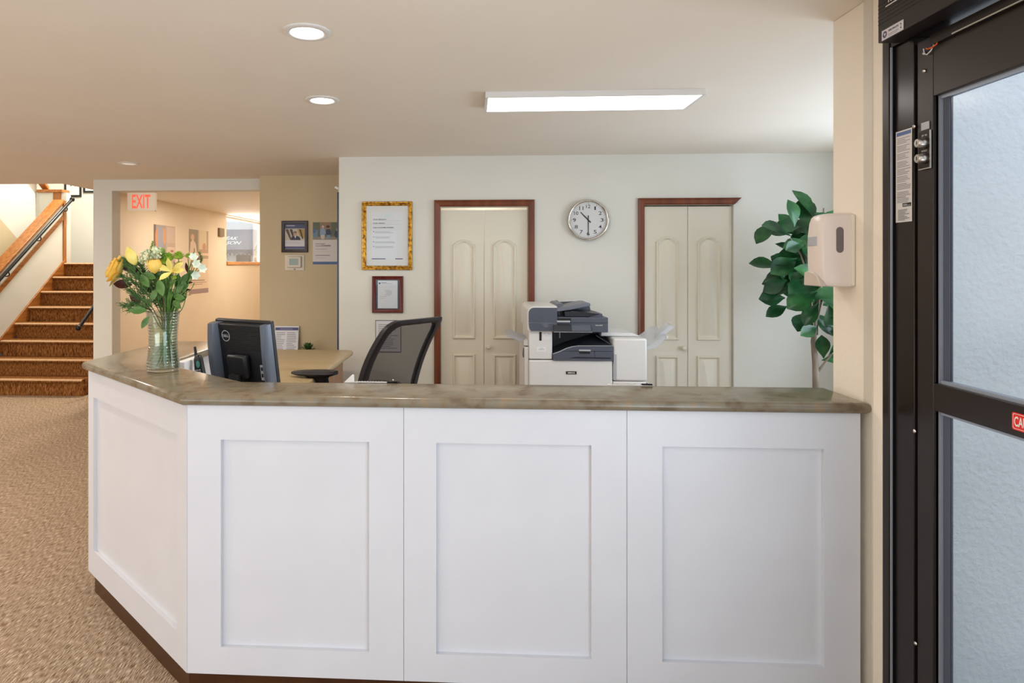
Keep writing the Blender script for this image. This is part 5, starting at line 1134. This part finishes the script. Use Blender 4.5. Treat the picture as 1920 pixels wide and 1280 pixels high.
def juniper(label, strands, seed):
    f = flower('juniper_sprig', label, 'foliage'); r = random.Random(seed); q = MB()
    for pts in strands:
        s_ = spline([fl(*p) for p in pts], 6)
        for i, p in enumerate(s_[:-1]):
            dd = (s_[i]-s_[i+1]).normalized()
            for k in range(6):
                side = Vector((r.uniform(-1,1), r.uniform(-1,1), r.uniform(-0.6,1)))
                b0 = p+Vector((0,0,0)); tip = b0+(dd*0.7+side*0.8).normalized()*r.uniform(0.02, 0.045)
                q.tube([b0, (b0+tip)/2+Vector((0,0,0.002)), tip], [0.0014,0.0012,0.0005], 4)
                for j in range(2):
                    u_ = r.uniform(0.3,0.9); bb = b0+(tip-b0)*u_; q.tube([bb, bb+(dd*0.6+Vector((r.uniform(-1,1), r.uniform(-1,1), r.uniform(-0.6,0.8)))).normalized()*0.010], [0.0011,0.0004], 4)
    q.build('needles', 'juniper', f)
    for pts in strands[:1]:
        stem(f, [fl(*p) for p in pts]+[fl(590,760,0.0), fl(600,900,0.0), fl(560+seed*20,1100,0.0)], 0.0014, 0.002, 'stemb')
    return f
juniper('feathery dark green sprig spreading to the upper left of the bouquet', [[(300,290,0.0),(370,360,0.0),(440,470,0.0),(520,620,0.0)], [(330,240,0.02),(400,340,0.02),(470,460,0.01)], [(255,235,-0.02),(330,320,-0.02),(420,420,-0.02)], [(390,250,0.0),(420,340,0.0),(480,470,0.0)], [(290,240,-0.05),(350,320,-0.05),(430,420,-0.04),(520,600,-0.03)], [(300,370,-0.05),(380,420,-0.05),(470,520,-0.04)], [(370,300,-0.06),(420,380,-0.06),(490,500,-0.05)]], 1)
juniper('feathery dark green sprig drooping over the left rim of the vase', [[(290,610,-0.04),(360,600,-0.045),(440,610,-0.05),(510,640,-0.05)], [(330,640,-0.05),(420,640,-0.06),(500,650,-0.06)], [(320,490,-0.03),(400,540,-0.03),(500,620,-0.04)], [(400,520,-0.05),(470,560,-0.05),(540,630,-0.05)]], 2)
juniper('feathery dark green filling low in the middle of the bouquet', [[(480,400,0.02),(520,500,0.0),(560,640,0.0)], [(560,430,0.03),(570,530,0.02),(580,640,0.0)], [(640,520,0.03),(620,580,0.01),(600,650,0.0)], [(690,430,0.02),(660,540,0.01),(620,650,0.0)], [(440,450,0.04),(500,540,0.03),(560,650,0.0)], [(540,360,0.03),(550,480,0.02),(570,640,0.0)], [(740,520,0.0),(690,590,0.0),(640,650,0.0)], [(600,340,0.04),(600,460,0.03),(600,640,0.0)]], 3)
f = flower('bear_grass', 'thin grass blades arching over the top of the bouquet', 'foliage')
q = MB()
for i in range(26):
    r = random.Random(i); x1 = 590+r.uniform(-30,240); y1 = 150+r.uniform(-30,280); b = fl(600+r.uniform(-40,40), 1100-r.uniform(0,60), r.uniform(-0.02,0.02))
    pts = [b, fl(610+r.uniform(-20,20), 800, 0.0), fl(610+(x1-610)*0.55+r.uniform(-10,10), 600-(600-y1)*0.2, r.uniform(-0.05,0.02)), fl(x1, y1+60, r.uniform(-0.06,0.03)), fl(x1+r.uniform(0,60), y1, r.uniform(-0.06,0.03))]
    q.tube(spline(pts, 5), 0.0017, 5)
q.build('blades', 'stemg', f, smooth=60)

# ---------------------------------------------------------------- light
def area(name, loc, rot, sx, sy, power, col=(1,1,1), spread=None):
    l = bpy.data.lights.new(name, 'AREA'); l.shape = 'RECTANGLE'; l.size = sx; l.size_y = sy; l.energy = power; l.color = col
    if spread: l.spread = math.radians(spread)
    o = bpy.data.objects.new(name, l); C.objects.link(o); o.location = loc; o.rotation_euler = [math.radians(a) for a in rot]; return o
WARM = (1.0, 0.92, 0.82); COOL = (0.72, 0.85, 1.0)
def lampdisk(x, y, power, col=WARM, size=0.11, z=CEIL-0.013):
    l = bpy.data.lights.new('downlight_lamp', 'AREA'); l.shape = 'DISK'; l.size = size; l.energy = power; l.color = col
    o = bpy.data.objects.new('downlight_lamp', l); C.objects.link(o); o.location = (x, y, z); return o
K = 1.0
# daylight through the glazed entry wall and the office window, plus added ceiling fills
area('entry_daylight', (XP+0.1, -0.77, 1.2), (0, 90, 0), 2.1, 3.0, 34*K, COOL)
area('entry_ceiling_fill', (XP+0.1, -0.77, 0.6), (0, 146, 0), 1.0, 3.0, 56*K, (0.86, 0.93, 1.0))  # added fill at the entry glazing, aimed up to brighten the ceiling
area('lobby_ceiling_fill', (-4.9, -2.95, 0.55), (150, 0, 0), 6.4, 0.9, 150*K, (1.0, 0.96, 0.90))  # added unseen fill behind the camera, lifts the left ceiling
area('office_daylight', (3.12, 3.65, 1.55), (0, 90, 0), 1.3, 1.8, 34*K, COOL)
area('office_ground_bounce', (3.12, 3.65, 1.1), (0, 125, 0), 0.5, 1.8, 10*K, (0.95, 0.98, 1.0))
area('passage_daylight', (XL-0.12, 12.3, 2.0), (0, -90, 0), 0.8, 2.0, 52*K, (1,0.97,0.93))
# ceiling lamps: the ones in view and the rest of the lobby, passage and stairwell
lampdisk(-0.634, 2.43, 6*K); lampdisk(-0.813, 3.443, 6*K)
for x, y in ((-3.2, 3.4), (-3.4, 1.0), (-5.6, 1.2), (-5.6, 4.0), (-7.6, 2.6), (-5.6, 5.6)): lampdisk(x, y, (26 if y < 5 else 14)*K)
area('ceiling_light_lamp', (fx.location.x, fx.location.y, CEIL-0.035), (0,0,0), 1.1, 0.29, 4*K, (1.0,0.97,0.93))
for x, y in ((-3.4, 8.6), (-3.3, 11.2)): lampdisk(x, y, 28*K, (1.0,0.90,0.78))
lampdisk(-5.2, 9.0, 110*K, (1.0,0.95,0.85), 0.3, 4.38); lampdisk(-6.9, 8.4, 24*K, (1.0,0.93,0.82), 0.3, 4.38)
pl = bpy.data.lights.new('closet_lamp', 'POINT'); pl.energy = 8*K; pl.color = WARM; pl.shadow_soft_size = 0.05
o = bpy.data.objects.new('closet_lamp', pl); C.objects.link(o); o.location = ((A0+A1)/2, 5.75, 2.3)
w = bpy.data.worlds.new('sky'); bpy.context.scene.world = w; w.use_nodes = True
bg = w.node_tree.nodes['Background']; bg.inputs['Color'].default_value = (0.70, 0.84, 1.0, 1); bg.inputs['Strength'].default_value = 1.75

# ---------------------------------------------------------------- camera and view
cd = bpy.data.cameras.new('camera'); cd.sensor_width = 36; cd.sensor_fit = 'HORIZONTAL'; cd.lens = 36*FL/1920; cd.shift_x = (960-CX)/1920; cd.shift_y = -(640-CY)/1920; cd.clip_start = 0.05
cam = bpy.data.objects.new('camera', cd); C.objects.link(cam); cam.location = (0, 0, EYE); cam.rotation_euler = (PI/2, 0, YAW)
S = bpy.context.scene; S.camera = cam
S.view_settings.view_transform = 'Standard'; S.view_settings.look = 'None'; S.view_settings.gamma = 1; S.view_settings.exposure = 0.0; S.view_settings.use_curve_mapping = False
S.cycles.use_denoising = True; S.cycles.max_bounces = 10; S.cycles.transparent_max_bounces = 12; S.cycles.caustics_refractive = False; S.cycles.caustics_reflective = False; S.cycles.sample_clamp_indirect = 6
